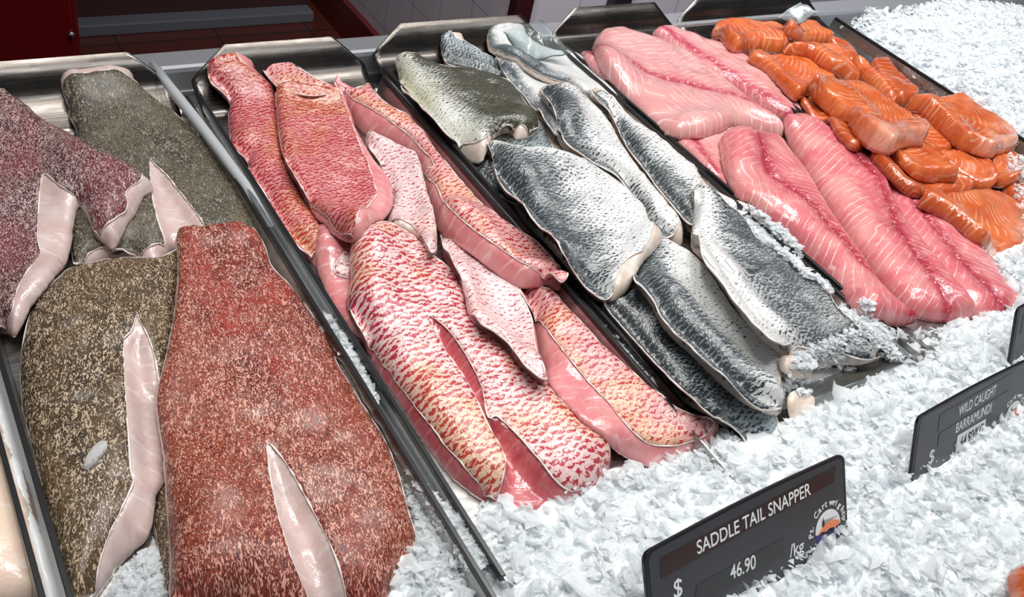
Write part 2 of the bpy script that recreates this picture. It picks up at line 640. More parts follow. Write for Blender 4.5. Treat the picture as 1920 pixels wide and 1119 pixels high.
# ------------------------------------------------------------------ material set
S = dict(
    steel=steel_mat('brushed_steel'),
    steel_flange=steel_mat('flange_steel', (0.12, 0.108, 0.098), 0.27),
    steel_gap_shade=plain('tray_edge_gap_shade', (0.035, 0.035, 0.037), 0.3, 0.6),  # near-black lip colour stands in for the shaded gaps between trays
    ice=ice_mat('crushed_ice'),
    ice_bed=plain('packed_ice', (0.84, 0.87, 0.88), 0.3),
    brown=speckled_skin('brown_speckled_skin', (0.045, 0.026, 0.012), (0.12, 0.075, 0.035), (0.52, 0.41, 0.29), 0.5, 0.8),
    grey=speckled_skin('grey_speckled_skin', (0.045, 0.038, 0.026), (0.12, 0.102, 0.07), (0.38, 0.34, 0.27), 0.3),
    plum=speckled_skin('plum_speckled_skin', (0.05, 0.014, 0.016), (0.20, 0.035, 0.05), (0.58, 0.42, 0.41), 0.65, tint=(0.10, 0.035, 0.03)),
    red=speckled_skin('red_speckled_skin', (0.11, 0.012, 0.010), (0.34, 0.035, 0.025), (0.66, 0.34, 0.27), 0.55, 0.78, tint=(0.26, 0.05, 0.025)),
    snap=scaled_skin('red_scaled_skin', (0.72, 0.38, 0.36), (0.70, 0.42, 0.27), (0.38, 0.018, 0.04), (0.42, 0.035, 0.03), lo=0.08),
    snap_deep=scaled_skin('deep_red_scaled_skin', (0.62, 0.25, 0.24), (0.62, 0.33, 0.19), (0.34, 0.014, 0.035), (0.38, 0.03, 0.025), lo=-0.1, size=0.0040),
    snap_pale=scaled_skin('pale_red_flecked_skin', (0.76, 0.60, 0.60), (0.75, 0.55, 0.52), (0.40, 0.03, 0.06), (0.42, 0.05, 0.06), lo=0.22, size=0.0044),
    snap_front=scaled_skin('red_and_yellow_scaled_skin', (0.76, 0.54, 0.52), (0.74, 0.48, 0.32), (0.40, 0.02, 0.045), (0.44, 0.04, 0.035), lo=-0.04, size=0.0054),
    barra=scaled_skin('silver_grey_scaled_skin', (0.68, 0.69, 0.68), (0.62, 0.64, 0.645), (0.03, 0.035, 0.04), (0.045, 0.05, 0.05), size=0.0038, lo=-0.02, back=(0.17, 0.205, 0.225), backw=(0.3, 0.75), patch=0.45, belly=(0.68, 0.68, 0.66)),
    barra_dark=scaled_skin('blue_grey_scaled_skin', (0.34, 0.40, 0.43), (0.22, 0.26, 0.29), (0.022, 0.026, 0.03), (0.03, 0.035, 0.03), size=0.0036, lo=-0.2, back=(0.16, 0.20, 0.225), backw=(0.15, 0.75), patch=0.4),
    olive=scaled_skin('olive_scaled_skin', (0.60, 0.61, 0.55), (0.50, 0.49, 0.36), (0.025, 0.026, 0.018), (0.04, 0.04, 0.02), size=0.0036, lo=-0.05, back=(0.085, 0.085, 0.05), backw=(0.25, 0.65), patch=0.4),
    f_grouper=flesh_mat('pale_grouper_flesh', (0.56, 0.41, 0.38), (0.62, 0.50, 0.47), (0.76, 0.68, 0.66), 120, lw=0.4),
    f_pinkish=flesh_mat('pink_snapper_flesh', (0.64, 0.20, 0.22), (0.68, 0.30, 0.29), (0.80, 0.54, 0.52), 130, lw=0.6),
    f_slit_shade=flesh_mat('slit_shaded_snapper_flesh', (0.46, 0.07, 0.09), (0.54, 0.14, 0.15), (0.80, 0.40, 0.40), 130, lw=0.5),  # snapper flesh in a darker red, with the slit's shadow put into the colour
    f_barra=flesh_mat('pale_barramundi_flesh', (0.62, 0.52, 0.44), (0.70, 0.60, 0.53), (0.8, 0.74, 0.68), 120, lw=0.3),
    f_cream=flesh_mat('cream_fillet_flesh', (0.80, 0.60, 0.50), (0.82, 0.66, 0.52), (0.92, 0.82, 0.74), 60, lw=0.6),
    pink=chevron_mat('pale_pink_fillet', (0.66, 0.29, 0.29), (0.72, 0.40, 0.37), (0.86, 0.66, 0.64), (0.42, 0.04, 0.07)),
    pink_deep=chevron_mat('rose_pink_fillet', (0.64, 0.17, 0.19), (0.72, 0.32, 0.30), (0.84, 0.58, 0.56), (0.36, 0.025, 0.05), F=85, blood_w=0.006),
    salmon=salmon_mat('salmon_flesh', (0.50, 0.085, 0.018), (0.62, 0.15, 0.04), (0.78, 0.44, 0.30)),
    salmon_pale=salmon_mat('salmon_flesh_with_pale_end', (0.50, 0.085, 0.018), (0.62, 0.15, 0.04), (0.78, 0.44, 0.30), pale=(0.72, 0.36, 0.26)),
    barra_white=scaled_skin('white_bellied_skin', (0.66, 0.67, 0.66), (0.62, 0.64, 0.64), (0.10, 0.11, 0.12), (0.12, 0.12, 0.12), size=0.0034, lo=0.38, back=(0.10, 0.13, 0.15), backw=(0.62, 0.9), patch=0.3),
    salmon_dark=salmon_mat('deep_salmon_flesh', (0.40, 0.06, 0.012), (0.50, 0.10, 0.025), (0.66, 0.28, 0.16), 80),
    rim=plain('white_skin_edge', (0.80, 0.72, 0.68), 0.35),
    film=clear_mat('clear_film', alpha=0.06),
    film_tube=clear_mat('clear_tube', (0.95, 0.97, 0.98), 0.05, 0.03, (0.42, 0.44, 0.46)),
)

# ------------------------------------------------------------------ height field of what lies on the display
FX0, FX1, FY0, FY1, FR = -0.35, 2.0, -0.15, 1.12, 0.003
NX = int((FX1 - FX0) / FR) + 1
NY = int((FY1 - FY0) / FR) + 1
RIM = 0.90
PAN = 0.872
FIELD = np.full((NY, NX), PAN)


def blur(A, r):
    for ax in (0, 1):
        for _ in range(2):
            P = np.pad(A, [(r, r) if a == ax else (0, 0) for a in (0, 1)], mode='edge')
            cs = np.cumsum(P, axis=ax)
            z = np.zeros_like(np.take(cs, [0], axis=ax))
            cs = np.concatenate([z, cs], axis=ax)
            n = A.shape[ax]
            A = (np.take(cs, np.arange(2 * r + 1, 2 * r + 1 + n), axis=ax) - np.take(cs, np.arange(0, n), axis=ax)) / (2 * r + 1)
    return A


def dilate(A, r):
    for ax in (0, 1):
        P = np.pad(A, [(r, r) if a == ax else (0, 0) for a in (0, 1)], mode='edge')
        n = A.shape[ax]
        out = None
        for k in range(2 * r + 1):
            B = np.take(P, np.arange(k, k + n), axis=ax)
            out = B if out is None else np.maximum(out, B)
        A = out
    return A


def sample(A, P):
    x = np.clip((P[:, 0] - FX0) / FR, 0, NX - 1.001)
    y = np.clip((P[:, 1] - FY0) / FR, 0, NY - 1.001)
    i = x.astype(int); j = y.astype(int)
    fx = x - i; fy = y - j
    return (A[j, i] * (1 - fx) + A[j, i + 1] * fx) * (1 - fy) + (A[j + 1, i] * (1 - fx) + A[j + 1, i + 1] * fx) * fy


def tri_fill(loop, spacing, keep_in=0.45):
    """constrained triangulation of a closed loop with an even interior grid"""
    lo = loop.min(0); hi = loop.max(0)
    xs = np.arange(lo[0], hi[0], spacing)
    ys = np.arange(lo[1], hi[1], spacing * 0.866)
    gx, gy = np.meshgrid(xs, ys)
    gx = gx + (np.arange(len(ys)) % 2)[:, None] * spacing * 0.5
    G = np.column_stack([gx.ravel(), gy.ravel()])
    G = G[inside(G, loop)]
    if len(G):
        G = G[edge_dist(G, loop) > spacing * keep_in]
    allv = np.vstack([loop, G]) if len(G) else loop
    n = len(loop)
    r = delaunay_2d_cdt([Vector(p) for p in allv.tolist()], [], [list(range(n))], 1, 1e-7)
    V = np.array([[v.x, v.y] for v in r[0]])
    F = [list(f) for f in r[2]]
    # orient upwards
    F2 = []
    cnt = {}
    for f in F:
        a, b, c = V[f[0]], V[f[1]], V[f[2]]
        if (b[0] - a[0]) * (c[1] - a[1]) - (b[1] - a[1]) * (c[0] - a[0]) < 0: f = f[::-1]
        F2.append(f)
        for i in range(3):
            e = (f[i], f[(i + 1) % 3])
            cnt[e] = 1
    bedges = [e for e in cnt if (e[1], e[0]) not in cnt]
    return V, F2, bedges


def slab(V, F, B, top, bot):
    """closed solid from a planar triangulation with top and bottom heights"""
    n = len(V)
    P = np.vstack([np.column_stack([V, top]), np.column_stack([V, bot])])
    FF = [tuple(f) for f in F] + [(f[2] + n, f[1] + n, f[0] + n) for f in F]
    FF += [(a + n, b + n, b, a) for a, b in B]
    return P, FF


def axis_uv(P, axis):
    """distance along and across a poly-line axis, metres"""
    A = np.asarray(axis, float)
    best = np.full(len(P), 1e9)
    u = np.zeros(len(P)); v = np.zeros(len(P))
    s = 0.0
    n = len(A) - 1
    for i in range(n):
        d = A[i + 1] - A[i]
        L = np.linalg.norm(d); d = d / L
        q = P - A[i]
        t = q @ d
        c = q[:, 0] * d[1] - q[:, 1] * d[0]
        tc = t.copy()
        if i > 0: tc = np.maximum(tc, 0)
        if i < n - 1: tc = np.minimum(tc, L)
        dist = np.hypot(t - tc, c)
        m = dist < best
        best[m] = dist[m]
        u[m] = (s + tc)[m]
        v[m] = (np.sign(c) * np.hypot(c, t - tc))[m]
        s += L
    return u, v


def across(P, loop, axis):
    """0..1 from one long edge of the outline to the other"""
    lu, lv = axis_uv(loop, axis)
    u, v = axis_uv(P, axis)
    bins = np.linspace(lu.min(), lu.max(), 16)
    mn = np.full(16, np.nan); mx = np.full(16, np.nan)
    w = (bins[1] - bins[0]) * 0.9
    for i, b in enumerate(bins):
        m = np.abs(lu - b) < w
        if m.any():
            mn[i] = lv[m].min(); mx[i] = lv[m].max()
    ok = ~np.isnan(mn)
    a = np.interp(u, bins[ok], mn[ok]); c = np.interp(u, bins[ok], mx[ok])
    return np.clip((v - a) / np.maximum(c - a, 1e-4), 0, 1), (u - lu.min()) / max(lu.max() - lu.min(), 1e-4)


def up_normals(loop_px):
    """how far each outline point faces away from the viewer (up in the picture), 0..1"""
    t = np.roll(loop_px, -2, axis=0) - np.roll(loop_px, 2, axis=0)
    s = 1.0 if area(loop_px) > 0 else -1.0
    nrm = np.column_stack([t[:, 1], -t[:, 0]]) * s
    nrm /= np.maximum(np.linalg.norm(nrm, axis=1), 1e-9)[:, None]
    a = np.clip(-nrm[:, 1], 0, 1)
    for _ in range(10):
        a = (np.roll(a, 1) + a + np.roll(a, -1) + np.roll(a, 2) + np.roll(a, -2)) / 5
    return a


def fillet(name, label, cat, flesh, skin=None, axis=None, T=0.02, w=0.02, mat_f=None, mat_s=None, spacing=0.004,
           group=None, drop=0.5, band=0.02, seed=0, power=0.5, flip=False, wavy=0.0022, base=None, smooth_r=4, edge=0.003,
           ragged=0.0006, far=0.42, ridge=0.0, skin_lift=0.0012, rimname='skin_edge'):
    """One piece of fish. flesh / skin are outlines read in the photograph; they are carried to the height where
    the piece lies on the pile, given thickness and draped over what is under it."""
    global FIELD
    soft = blur(dilate(FIELD, 2), smooth_r)
    soft = np.maximum(soft, FIELD) if base is None else np.full_like(FIELD, base)
    verysoft = blur(soft, 5)
    fp = resample(chaikin(flesh), 5.0)
    upn = up_normals(fp)
    z = np.full(len(fp), 0.89)
    for _ in range(5):
        xy = at_many(fp, z)
        z = 0.4 * z + 0.6 * (sample(verysoft, xy) + edge + far * T * upn)
        for _k in range(6): z = (np.roll(z, 1) + z + np.roll(z, -1)) / 3
    loop = resample(at_many(fp, z), 0.0028)
    if area(loop) < 0: loop = loop[::-1]
    t = np.roll(loop, -1, axis=0) - np.roll(loop, 1, axis=0)
    nr = np.column_stack([t[:, 1], -t[:, 0]]); nr /= np.maximum(np.linalg.norm(nr, axis=1), 1e-9)[:, None]
    loop = loop + nr * (ragged * vnoise(loop, 260, seed))[:, None]
    skl = None

    def height(P, want_skin=True):
        d = edge_dist(P, loop)
        k = np.clip(d / w, 0, 1)
        h = edge + (T - edge) * (1 - (1 - k) ** 2) ** power
        if skl is not None:
            ins = inside(P, skl)
            ds = edge_dist(P, skl)
            out = np.where(ins, 0, ds)
            f = 1 - drop * np.clip(out / band, 0, 1) ** 1.3
            h = edge + (h - edge) * f
        h = h + wavy * vnoise(P, 34, seed) * k + 0.5 * wavy * vnoise(P, 90, seed + 3) * k
        return np.maximum(h, 0.0015)

    if skin is not None:
        sp = resample(chaikin(skin), 4.0)
        su = up_normals(sp)
        zs = np.full(len(sp), 0.90)
        for _ in range(5):
            xy = at_many(sp, zs)
            zs = 0.4 * zs + 0.6 * (sample(verysoft, xy) + np.maximum(height(xy), far * T * su * 0.8) + 0.001)
        for _k in range(6): zs = (np.roll(zs, 1) + zs + np.roll(zs, -1)) / 3
        s0 = resample(at_many(sp, zs), 0.0028)
        if area(s0) < 0: s0 = s0[::-1]
        skl = s0
    elif mat_s is not None:
        skl = loop - nr * 0.0012
    if axis is None:
        c = loop.mean(0)
        cov = np.cov((loop - c).T)
        ev, evec = np.linalg.eigh(cov)
        dmain = evec[:, 1]
        if dmain[1] > 0: dmain = -dmain
        ax = np.array([c - dmain * 0.3, c + dmain * 0.3])
    else:
        ax = at_many(axis, 0.90)
    V, F, B = tri_fill(loop, spacing)
    hb = sample(soft, V)
    top = hb + height(V)
    if ridge:
        _, vv = axis_uv(V, ax)
        dd = np.clip(edge_dist(V, loop) / 0.012, 0, 1)
        top = top - ridge * np.exp(-(vv / 0.005) ** 2) * dd
    vis_top = top.copy()
    if skl is not None and len(skl) > 8:
        ins = inside(V, skl)
        ds = edge_dist(V, skl)
        top = np.where(ins, top - 0.002 * np.clip(ds / 0.004, 0, 1), top)
    bot = np.minimum(hb, top - 0.0012)
    P, FF = slab(V, F, B, top, bot)
    u, v = axis_uv(V, ax)
    ac, al = across(V, loop, ax)
    if flip: ac = 1 - ac
    uv = np.vstack([np.column_stack([u, v])] * 2)
    uv2 = np.vstack([np.column_stack([al, ac])] * 2)
    c = loop.mean(0)
    root_loc = (c[0], c[1], float(hb.min()))
    root = empty(name, root_loc) if mat_s is not None else None
    nm = 'flesh' if root is not None else name
    o = mesh_obj(nm, P, FF, mat_f, None, True, {'metres': uv, 'across': uv2}, loc=root_loc)
    if root is not None:
        o.parent = root; o.location = (0, 0, 0)
        V2, F2, B2 = tri_fill(skl, spacing)
        t2 = sample(soft, V2) + height(V2)
        lift = 0.0003 + (skin_lift - 0.0003) * np.clip(edge_dist(V2, loop) / 0.004, 0, 1)
        P2, FF2 = slab(V2, F2, B2, t2 + lift, t2 - 0.0008)
        u2, v2 = axis_uv(V2, ax)
        ac2, al2 = across(V2, skl, ax)
        if flip: ac2 = 1 - ac2
        so = mesh_obj('skin', P2, FF2, mat_s, None, True,
                      {'metres': np.vstack([np.column_stack([u2, v2])] * 2), 'across': np.vstack([np.column_stack([al2, ac2])] * 2)}, loc=root_loc)
        so.data.materials.append(S['rim'])
        nside = len(B2)
        mi = np.zeros(len(FF2), np.int32); mi[-nside:] = 1
        so.data.polygons.foreach_set('material_index', mi)
        so.parent = root; so.location = (0, 0, 0)
        # pale cut edge of the skin
        gap = edge_dist(skl, loop)
        te = sample(soft, skl) + height(skl) + skin_lift * 0.6 * np.clip(gap / 0.004, 0.2, 1)
        Vt, Ft = [], []
        n = len(skl)
        gap = edge_dist(skl, loop)
        rr = (0.00062 + 0.00045 * vnoise(skl, 150, seed + 5)) * np.clip((gap - 0.0015) / 0.002, 0.25, 1)
        tt = np.roll(skl, -1, axis=0) - np.roll(skl, 1, axis=0)
        nn = np.column_stack([tt[:, 1], -tt[:, 0]]); nn /= np.maximum(np.linalg.norm(nn, axis=1), 1e-9)[:, None]
        for i in range(n):
            for k in range(5):
                a = 2 * math.pi * k / 5
                Vt.append((skl[i, 0] + nn[i, 0] * math.cos(a) * rr[i], skl[i, 1] + nn[i, 1] * math.cos(a) * rr[i], te[i] + math.sin(a) * rr[i]))
        for i in range(n):
            j = (i + 1) % n
            for k in range(5):
                k2 = (k + 1) % 5
                Ft.append((i * 5 + k, j * 5 + k, j * 5 + k2, i * 5 + k2))
        e = mesh_obj(rimname, Vt, Ft, S['rim'], None, True, loc=root_loc)
        e.parent = root; e.location = (0, 0, 0)
    else:
        root = o
    tag(root, label, cat, group)
    # raise the field
    gi = np.clip(((np.array([loop[:, 0].min(), loop[:, 0].max()]) - FX0) / FR).astype(int) + [-1, 2], 0, NX - 1)
    gj = np.clip(((np.array([loop[:, 1].min(), loop[:, 1].max()]) - FY0) / FR).astype(int) + [-1, 2], 0, NY - 1)
    xs = FX0 + FR * np.arange(gi[0], gi[1] + 1)
    ys = FY0 + FR * np.arange(gj[0], gj[1] + 1)
    X, Y = np.meshgrid(xs, ys)
    G = np.column_stack([X.ravel(), Y.ravel()])
    m = inside(G, loop)
    if m.any():
        Gm = G[m]
        h = sample(soft, Gm) + height(Gm) + (skin_lift if mat_s is not None else 0)
        sub = FIELD[gj[0]:gj[1] + 1, gi[0]:gi[1] + 1].ravel().copy()
        sub[m] = np.maximum(sub[m], h)
        FIELD[gj[0]:gj[1] + 1, gi[0]:gi[1] + 1] = sub.reshape(len(ys), len(xs))
    return root

# ================================================================== THE PLACE
# ------------------------------------------------------------------ room
fl = MB().box(-2.5, 6.0, -1.5, 5.5, -0.05, 0.0).build('floor', grid_tile('quarry_tile', (0.085, 0.018, 0.012), (0.02, 0.012, 0.01), 0.3, 0.3, 0.008, 0.35, (0, 1)))
tag(fl, kind='structure')
wt = grid_tile('white_wall_tile', (0.6, 0.55, 0.6), (0.3, 0.26, 0.3), 0.15, 0.15, 0.003, 0.25, (1, 2))
w = MB().box(1.31, 1.37, 1.80, 5.2, 0.0, 2.6).build('wall_side', wt); tag(w, kind='structure')
sk = MB().box(1.290, 1.31, 1.80, 5.2, 0.0, 0.12).build('baseboard_side', plain('oxblood_skirting', (0.11, 0.012, 0.01), 0.35)); tag(sk, kind='structure')
wb = MB().box(-2.5, 1.29, 5.2, 5.3, 0.0, 2.6).build('wall_back', plain('dark_wall', (0.05, 0.02, 0.025), 0.6)); tag(wb, kind='structure')
wt2 = grid_tile('white_panel_tile', (0.6, 0.56, 0.62), (0.3, 0.27, 0.32), 0.17, 0.15, 0.003, 0.25, (0, 2))
w2 = MB().box(1.37, 6.0, 1.80, 1.86, 0.0, 2.6).build('wall_right', wt2); tag(w2, kind='structure')
p = MB().box(1.31, 1.36, 1.765, 1.80, 0.0, 2.6).build('trim_1', plain('dark_maroon_post', (0.035, 0.006, 0.008), 0.4), bevel=0.004); tag(p, kind='structure')
p = MB().box(1.615, 1.672, 1.765, 1.80, 0.0, 2.6).build('trim_2', plain('dark_violet_post', (0.02, 0.008, 0.02), 0.4), bevel=0.004); tag(p, kind='structure')

# dark red cabinet behind the counter
cab = empty('cabinet', (-0.45, 1.45, 0.0))
redm = plain('dark_red_enamel', (0.10, 0.002, 0.004), 0.3)
MB().box(-1.15, 0.245, 1.32, 1.75, 0.06, 1.02).build('body', redm, cab, bevel=0.006)
MB().box(-1.10, 0.20, 1.35, 1.73, 0.0, 0.06).build('plinth', plain('black_plinth', (0.01, 0.01, 0.01), 0.5), cab)
MB().box(-0.42, 0.235, 1.308, 1.32, 0.08, 1.0).build('door', redm, cab, bevel=0.003)
bm = bmesh.new(); bmesh.ops.create_uvsphere(bm, u_segments=12, v_segments=8, radius=0.0045)
me = bpy.data.meshes.new('screw'); bm.to_mesh(me); bm.free(); me.materials.append(S['steel'])
scw = bpy.data.objects.new('screw', me); C.objects.link(scw)
pp_ = ray(134, 65); pp_ = pp_ * (1.306 / pp_[1]); scw.location = (pp_[0], 1.306, pp_[2] + CAM_H); adopt(scw, cab)
tag(cab, 'dark red enamelled cabinet behind the counter at the far left', 'cabinet')

st = empty('floor_rail', (0.9, 2.8, 0.0))
MB().box(0.50, 1.24, 2.76, 2.82, 0.0, 0.035).build('rail', plain('grey_rail', (0.16, 0.17, 0.19), 0.35, 0.3), st, bevel=0.004)
MB().box(0.50, 1.24, 2.82, 2.85, 0.0, 0.08).build('upstand', plain('brown_upstand', (0.05, 0.015, 0.015), 0.5), st)
tag(st, 'grey metal rail lying across the dark red floor behind the counter', 'rail')
vm_ = MB().box(0.45, 1.27, 3.3, 3.9, 0.0, 0.5).build('storage_crate', plain('dark_purple_plastic', (0.045, 0.012, 0.035), 0.5), bevel=0.02)
tag(vm_, 'dark purple crate on the red floor beyond the grey rail', 'crate')
br = MB().box(1.12, 1.28, 2.95, 3.2, 0.0, 1.3).build('bin', plain('black_plastic', (0.012, 0.01, 0.01), 0.4), bevel=0.02)
tag(br, 'tall black bin in the corner beside the white tiled wall', 'bin')

# shelving far right behind the ice
rk = empty('shelf_rack', (3.05, 1.6, 0.0))
dk = plain('dark_frame', (0.02, 0.018, 0.025), 0.4)
MB().box(2.66, 2.70, 1.55, 1.59, 0.0, 1.6).build('post', dk, rk, bevel=0.003)
MB().box(2.93, 2.975, 1.55, 1.59, 0.0, 1.6).build('post', plain('brown_grey_frame', (0.10, 0.085, 0.09), 0.4), rk, bevel=0.003)
MB().box(2.70, 4.2, 1.56, 1.78, 0.0, 0.46).build('lower_panel', plain('grey_brown_panel', (0.035, 0.028, 0.035), 0.5), rk)
MB().box(2.975, 4.2, 1.58, 1.78, 0.46, 1.6).build('back_panel', plain('night_panel', (0.006, 0.006, 0.012), 0.5), rk)
tag(rk, 'dark shelf rack with upright posts behind the ice at the far right', 'rack')
tub = MB().box(2.95, 3.75, 1.25, 1.53, 0.0, 0.47).build('tub', plain('navy_plastic', (0.006, 0.010, 0.07), 0.35), bevel=0.02)
tag(tub, 'dark navy blue tub standing in front of the shelf rack at the right edge', 'tub')

# ------------------------------------------------------------------ counter
ct = empty('display_counter', (0.9, 0.45, 0.0))
MB().box(-0.33, 2.45, -0.35, 1.012, 0.10, 0.845).build('cabinet_body', S['steel'], ct)
MB().box(-0.30, 2.42, -0.30, 0.98, 0.0, 0.10).build('plinth', plain('dark_plinth', (0.03, 0.03, 0.03), 0.5), ct)
MB().box(-0.35, 2.47, -0.37, 0.976, 0.845, 0.862).build('display_deck', S['steel'], ct, bevel=0.003)
lg = MB()
lg.box(-0.35, 2.47, 0.976, 1.018, 0.845, 0.893)
lg.build('rear_ledge', plain('ledge_steel', (0.36, 0.37, 0.39), 0.38, 0.6), ct, bevel=0.006)
tag(ct, 'long stainless steel fish display counter carrying trays and ice', 'counter')

# ------------------------------------------------------------------ trays
XT = {1: (0.030, 0.266), 2: (0.282, 0.498), 3: (0.511, 0.777), 4: (0.789, 1.021), 5: (1.032, 1.352), 0: (-0.23, 0.014)}
YT = {0: (0.0, 0.90), 1: (0.10, 0.905), 2: (0.255, 0.905), 3: (0.305, 0.925), 4: (0.30, 0.935), 5: (0.46, 0.945)}
ZT = {0: 0.868, 1: 0.868, 2: 0.872, 3: 0.880, 4: 0.885, 5: 0.880}
TLAB = {0: 'steel fish tray at the left edge holding one cream fillet',
        1: 'steel tray of brown and red speckled grouper fillets, second from left',
        2: 'steel tray holding the red snapper fillets between grouper and barramundi',
        3: 'steel tray holding the silver grey barramundi fillets',
        4: 'steel tray holding the skinless pale pink fillets',
        5: 'steel tray at right holding orange salmon portions beside open ice'}


def make_tray(k):
    x0, x1 = XT[k]; y0, y1 = YT[k]
    zf = ZT[k]
    t = 0.0012
    root = empty('fish_tray', ((x0 + x1) / 2, (y0 + y1) / 2, zf))
    m = S['steel'] if k != 3 else S['steel']
    in_ = 0.006
    b = MB()
    b.box(x0 + in_, x1 - in_, y0 + 0.02, y1, zf, zf + t)
    # side walls lean outwards a little; their top is folded over as a narrow lip
    for s, xa, xb in ((1, x0 + in_, x0), (-1, x1 - in_, x1)):
        P = [(xa, y0 + 0.02, zf), (xa, y1, zf), (xb, y1, RIM), (xb, y0, RIM)]
        b.plate(P, (-0.98 * s, 0, 0.1), t)
    b.build('pan', m, root, loc=None)
    for s, xb in ((1, x0), (-1, x1)):
        lip = MB()
        lip.box(xb - 0.0028 if s > 0 else xb - 0.001, xb + 0.001 if s > 0 else xb + 0.0028, y0 + (0.07 if s < 0 else 0.004 if k < 3 else 0.03), y1 - 0.001, RIM - 0.006, RIM + 0.0012)
        lip.build('side_lip', S['steel_gap_shade'], root, bevel=0.0006)
    # rear flange: a curved plate leaning back with its corners cut off
    V, F = [], []
    cols = 24
    r_ = 0.888 - zf
    prof = [(0.0, zf), (0.016, zf + .3 * r_), (0.034, zf + .7 * r_), (0.046, 0.8885), (0.052, 0.894), (0.056, 0.902), (0.063, 0.928)]
    for j, (dy, z) in enumerate(prof):
        f = max(0.0, (z - 0.894) / 0.034)
        a = x0 + 0.003 + 0.040 * f
        c = x1 - 0.003 - 0.040 * f
        for i in range(cols + 1):
            V.append((a + (c - a) * i / cols, y1 - 0.012 + dy, z))
    for j in range(len(prof) - 1):
        for i in range(cols):
            q = j * (cols + 1) + i
            F.append((q, q + 1, q + cols + 2, q + cols + 1))
    fo = mesh_obj('rear_flange', V, F, S['steel_flange'], None, True)
    sm = fo.modifiers.new('thick', 'SOLIDIFY'); sm.thickness = 0.0012
    adopt(fo, root)
    # front lip
    fb = MB()
    fb.plate([(x0, y0, RIM - 0.012), (x1, y0, RIM - 0.012), (x1 - in_, y0 + 0.02, zf), (x0 + in_, y0 + 0.02, zf)], (0, 0.3, 0.95), t)
    fb.build('front_lip', S['steel'], root)
    tag(root, TLAB[k], 'tray', 'steel trays in a row')
    return root


for k in range(6): make_tray(k)
# the floor of the field outside the trays lies lower than in them
xs = FX0 + FR * np.arange(NX); ys = FY0 + FR * np.arange(NY)
GX, GY = np.meshgrid(xs, ys)
FIELD[:] = 0.870
for k in range(6):
    FIELD[(GX > XT[k][0]) & (GX < XT[k][1]) & (GY > YT[k][0])] = ZT[k] + 0.0015
    _r = 0.888 - ZT[k]
    _d = GY - (YT[k][1] - 0.012)
    _p = np.interp(_d, [0, .016, .034, .046, .052, .056], [ZT[k], ZT[k] + .3 * _r, ZT[k] + .7 * _r, .8885, .894, .902]) + 0.0015
    _s = (GX > XT[k][0]) & (GX < XT[k][1]) & (_d > 0) & (_d < .06)
    FIELD[_s] = _p[_s]

# clear film lining the trays, seen where it stands up at the back and the sides
def liner(name, label, pts, bend=0.0, cuts=10, mat='film'):
    """a quadrilateral of thin film, sagging a little; pts are four 3-D corners"""
    A, B_, C_, D = [np.array(q, float) for q in pts]
    V, F = [], []
    for j in range(cuts + 1):
        for i in range(cuts + 1):
            a = i / cuts; b = j / cuts
            q = (A * (1 - a) + B_ * a) * (1 - b) + (D * (1 - a) + C_ * a) * b
            q = q + np.array([0, 0, bend * math.sin(math.pi * a) * math.sin(math.pi * b)])
            q = q + 0.0012 * np.array([math.sin(9 * a + 4 * b), math.sin(7 * b), math.sin(11 * a * b + 3 * a)])
            V.append(q)
    for j in range(cuts):
        for i in range(cuts):
            q = j * (cuts + 1) + i
            F.append((q, q + 1, q + cuts + 2, q + cuts + 1))
    o = mesh_obj(name, V, F, S[mat], None, True)
    sm = o.modifiers.new('thick', 'SOLIDIFY'); sm.thickness = 0.0003
    tag(o, label, 'plastic film', 'clear film lining the trays')
    return o


def P3(x, y, z):
    q = at(x, y, z)
    return (q[0], q[1], q[2])


liner('plastic_film', 'clear film flap standing up at the back between barramundi and pink fillets',
      [P3(940, 60, .912), P3(1016, 38, .94), P3(1075, 100, .915), P3(985, 118, .895)], 0.004)
liner('plastic_film', 'crumpled clear film at the back edge of the salmon tray',
      [P3(1455, 34, .925), P3(1500, 4, .945), P3(1535, 22, .935), P3(1500, 48, .92)], 0.003)

# clear tube lying between two trays
pth = [P3(287, 120, .903), P3(320, 165, .902), P3(360, 215, .901), P3(410, 280, .900), P3(462, 350, .900), P3(505, 425, .899)]
V, F = tube_mesh(pth, [0.0046, 0.0056, 0.0058, 0.0056, 0.005, 0.004], 14)
tb = mesh_obj('plastic_tube', V, F, S['film_tube'], None, True)
tag(tb, 'clear plastic tube lying on the tray edge between grouper and snapper', 'tube')

# ------------------------------------------------------------------ the fish
# ---- left tray
fillet('fish_fillet', 'cream skinless fillet with fine muscle lines at the bottom left corner', 'fish',
       px('R2', [(-250, 380), (0, 440), (30, 520), (60, 590), (100, 680), (130, 780), (150, 880), (165, 1000), (172, 1150), (-250, 1200)]),
       axis=px('R2', [(-60, 300), (80, 1200)]), T=.026, w=.03, mat_f=S['f_cream'], seed=1)

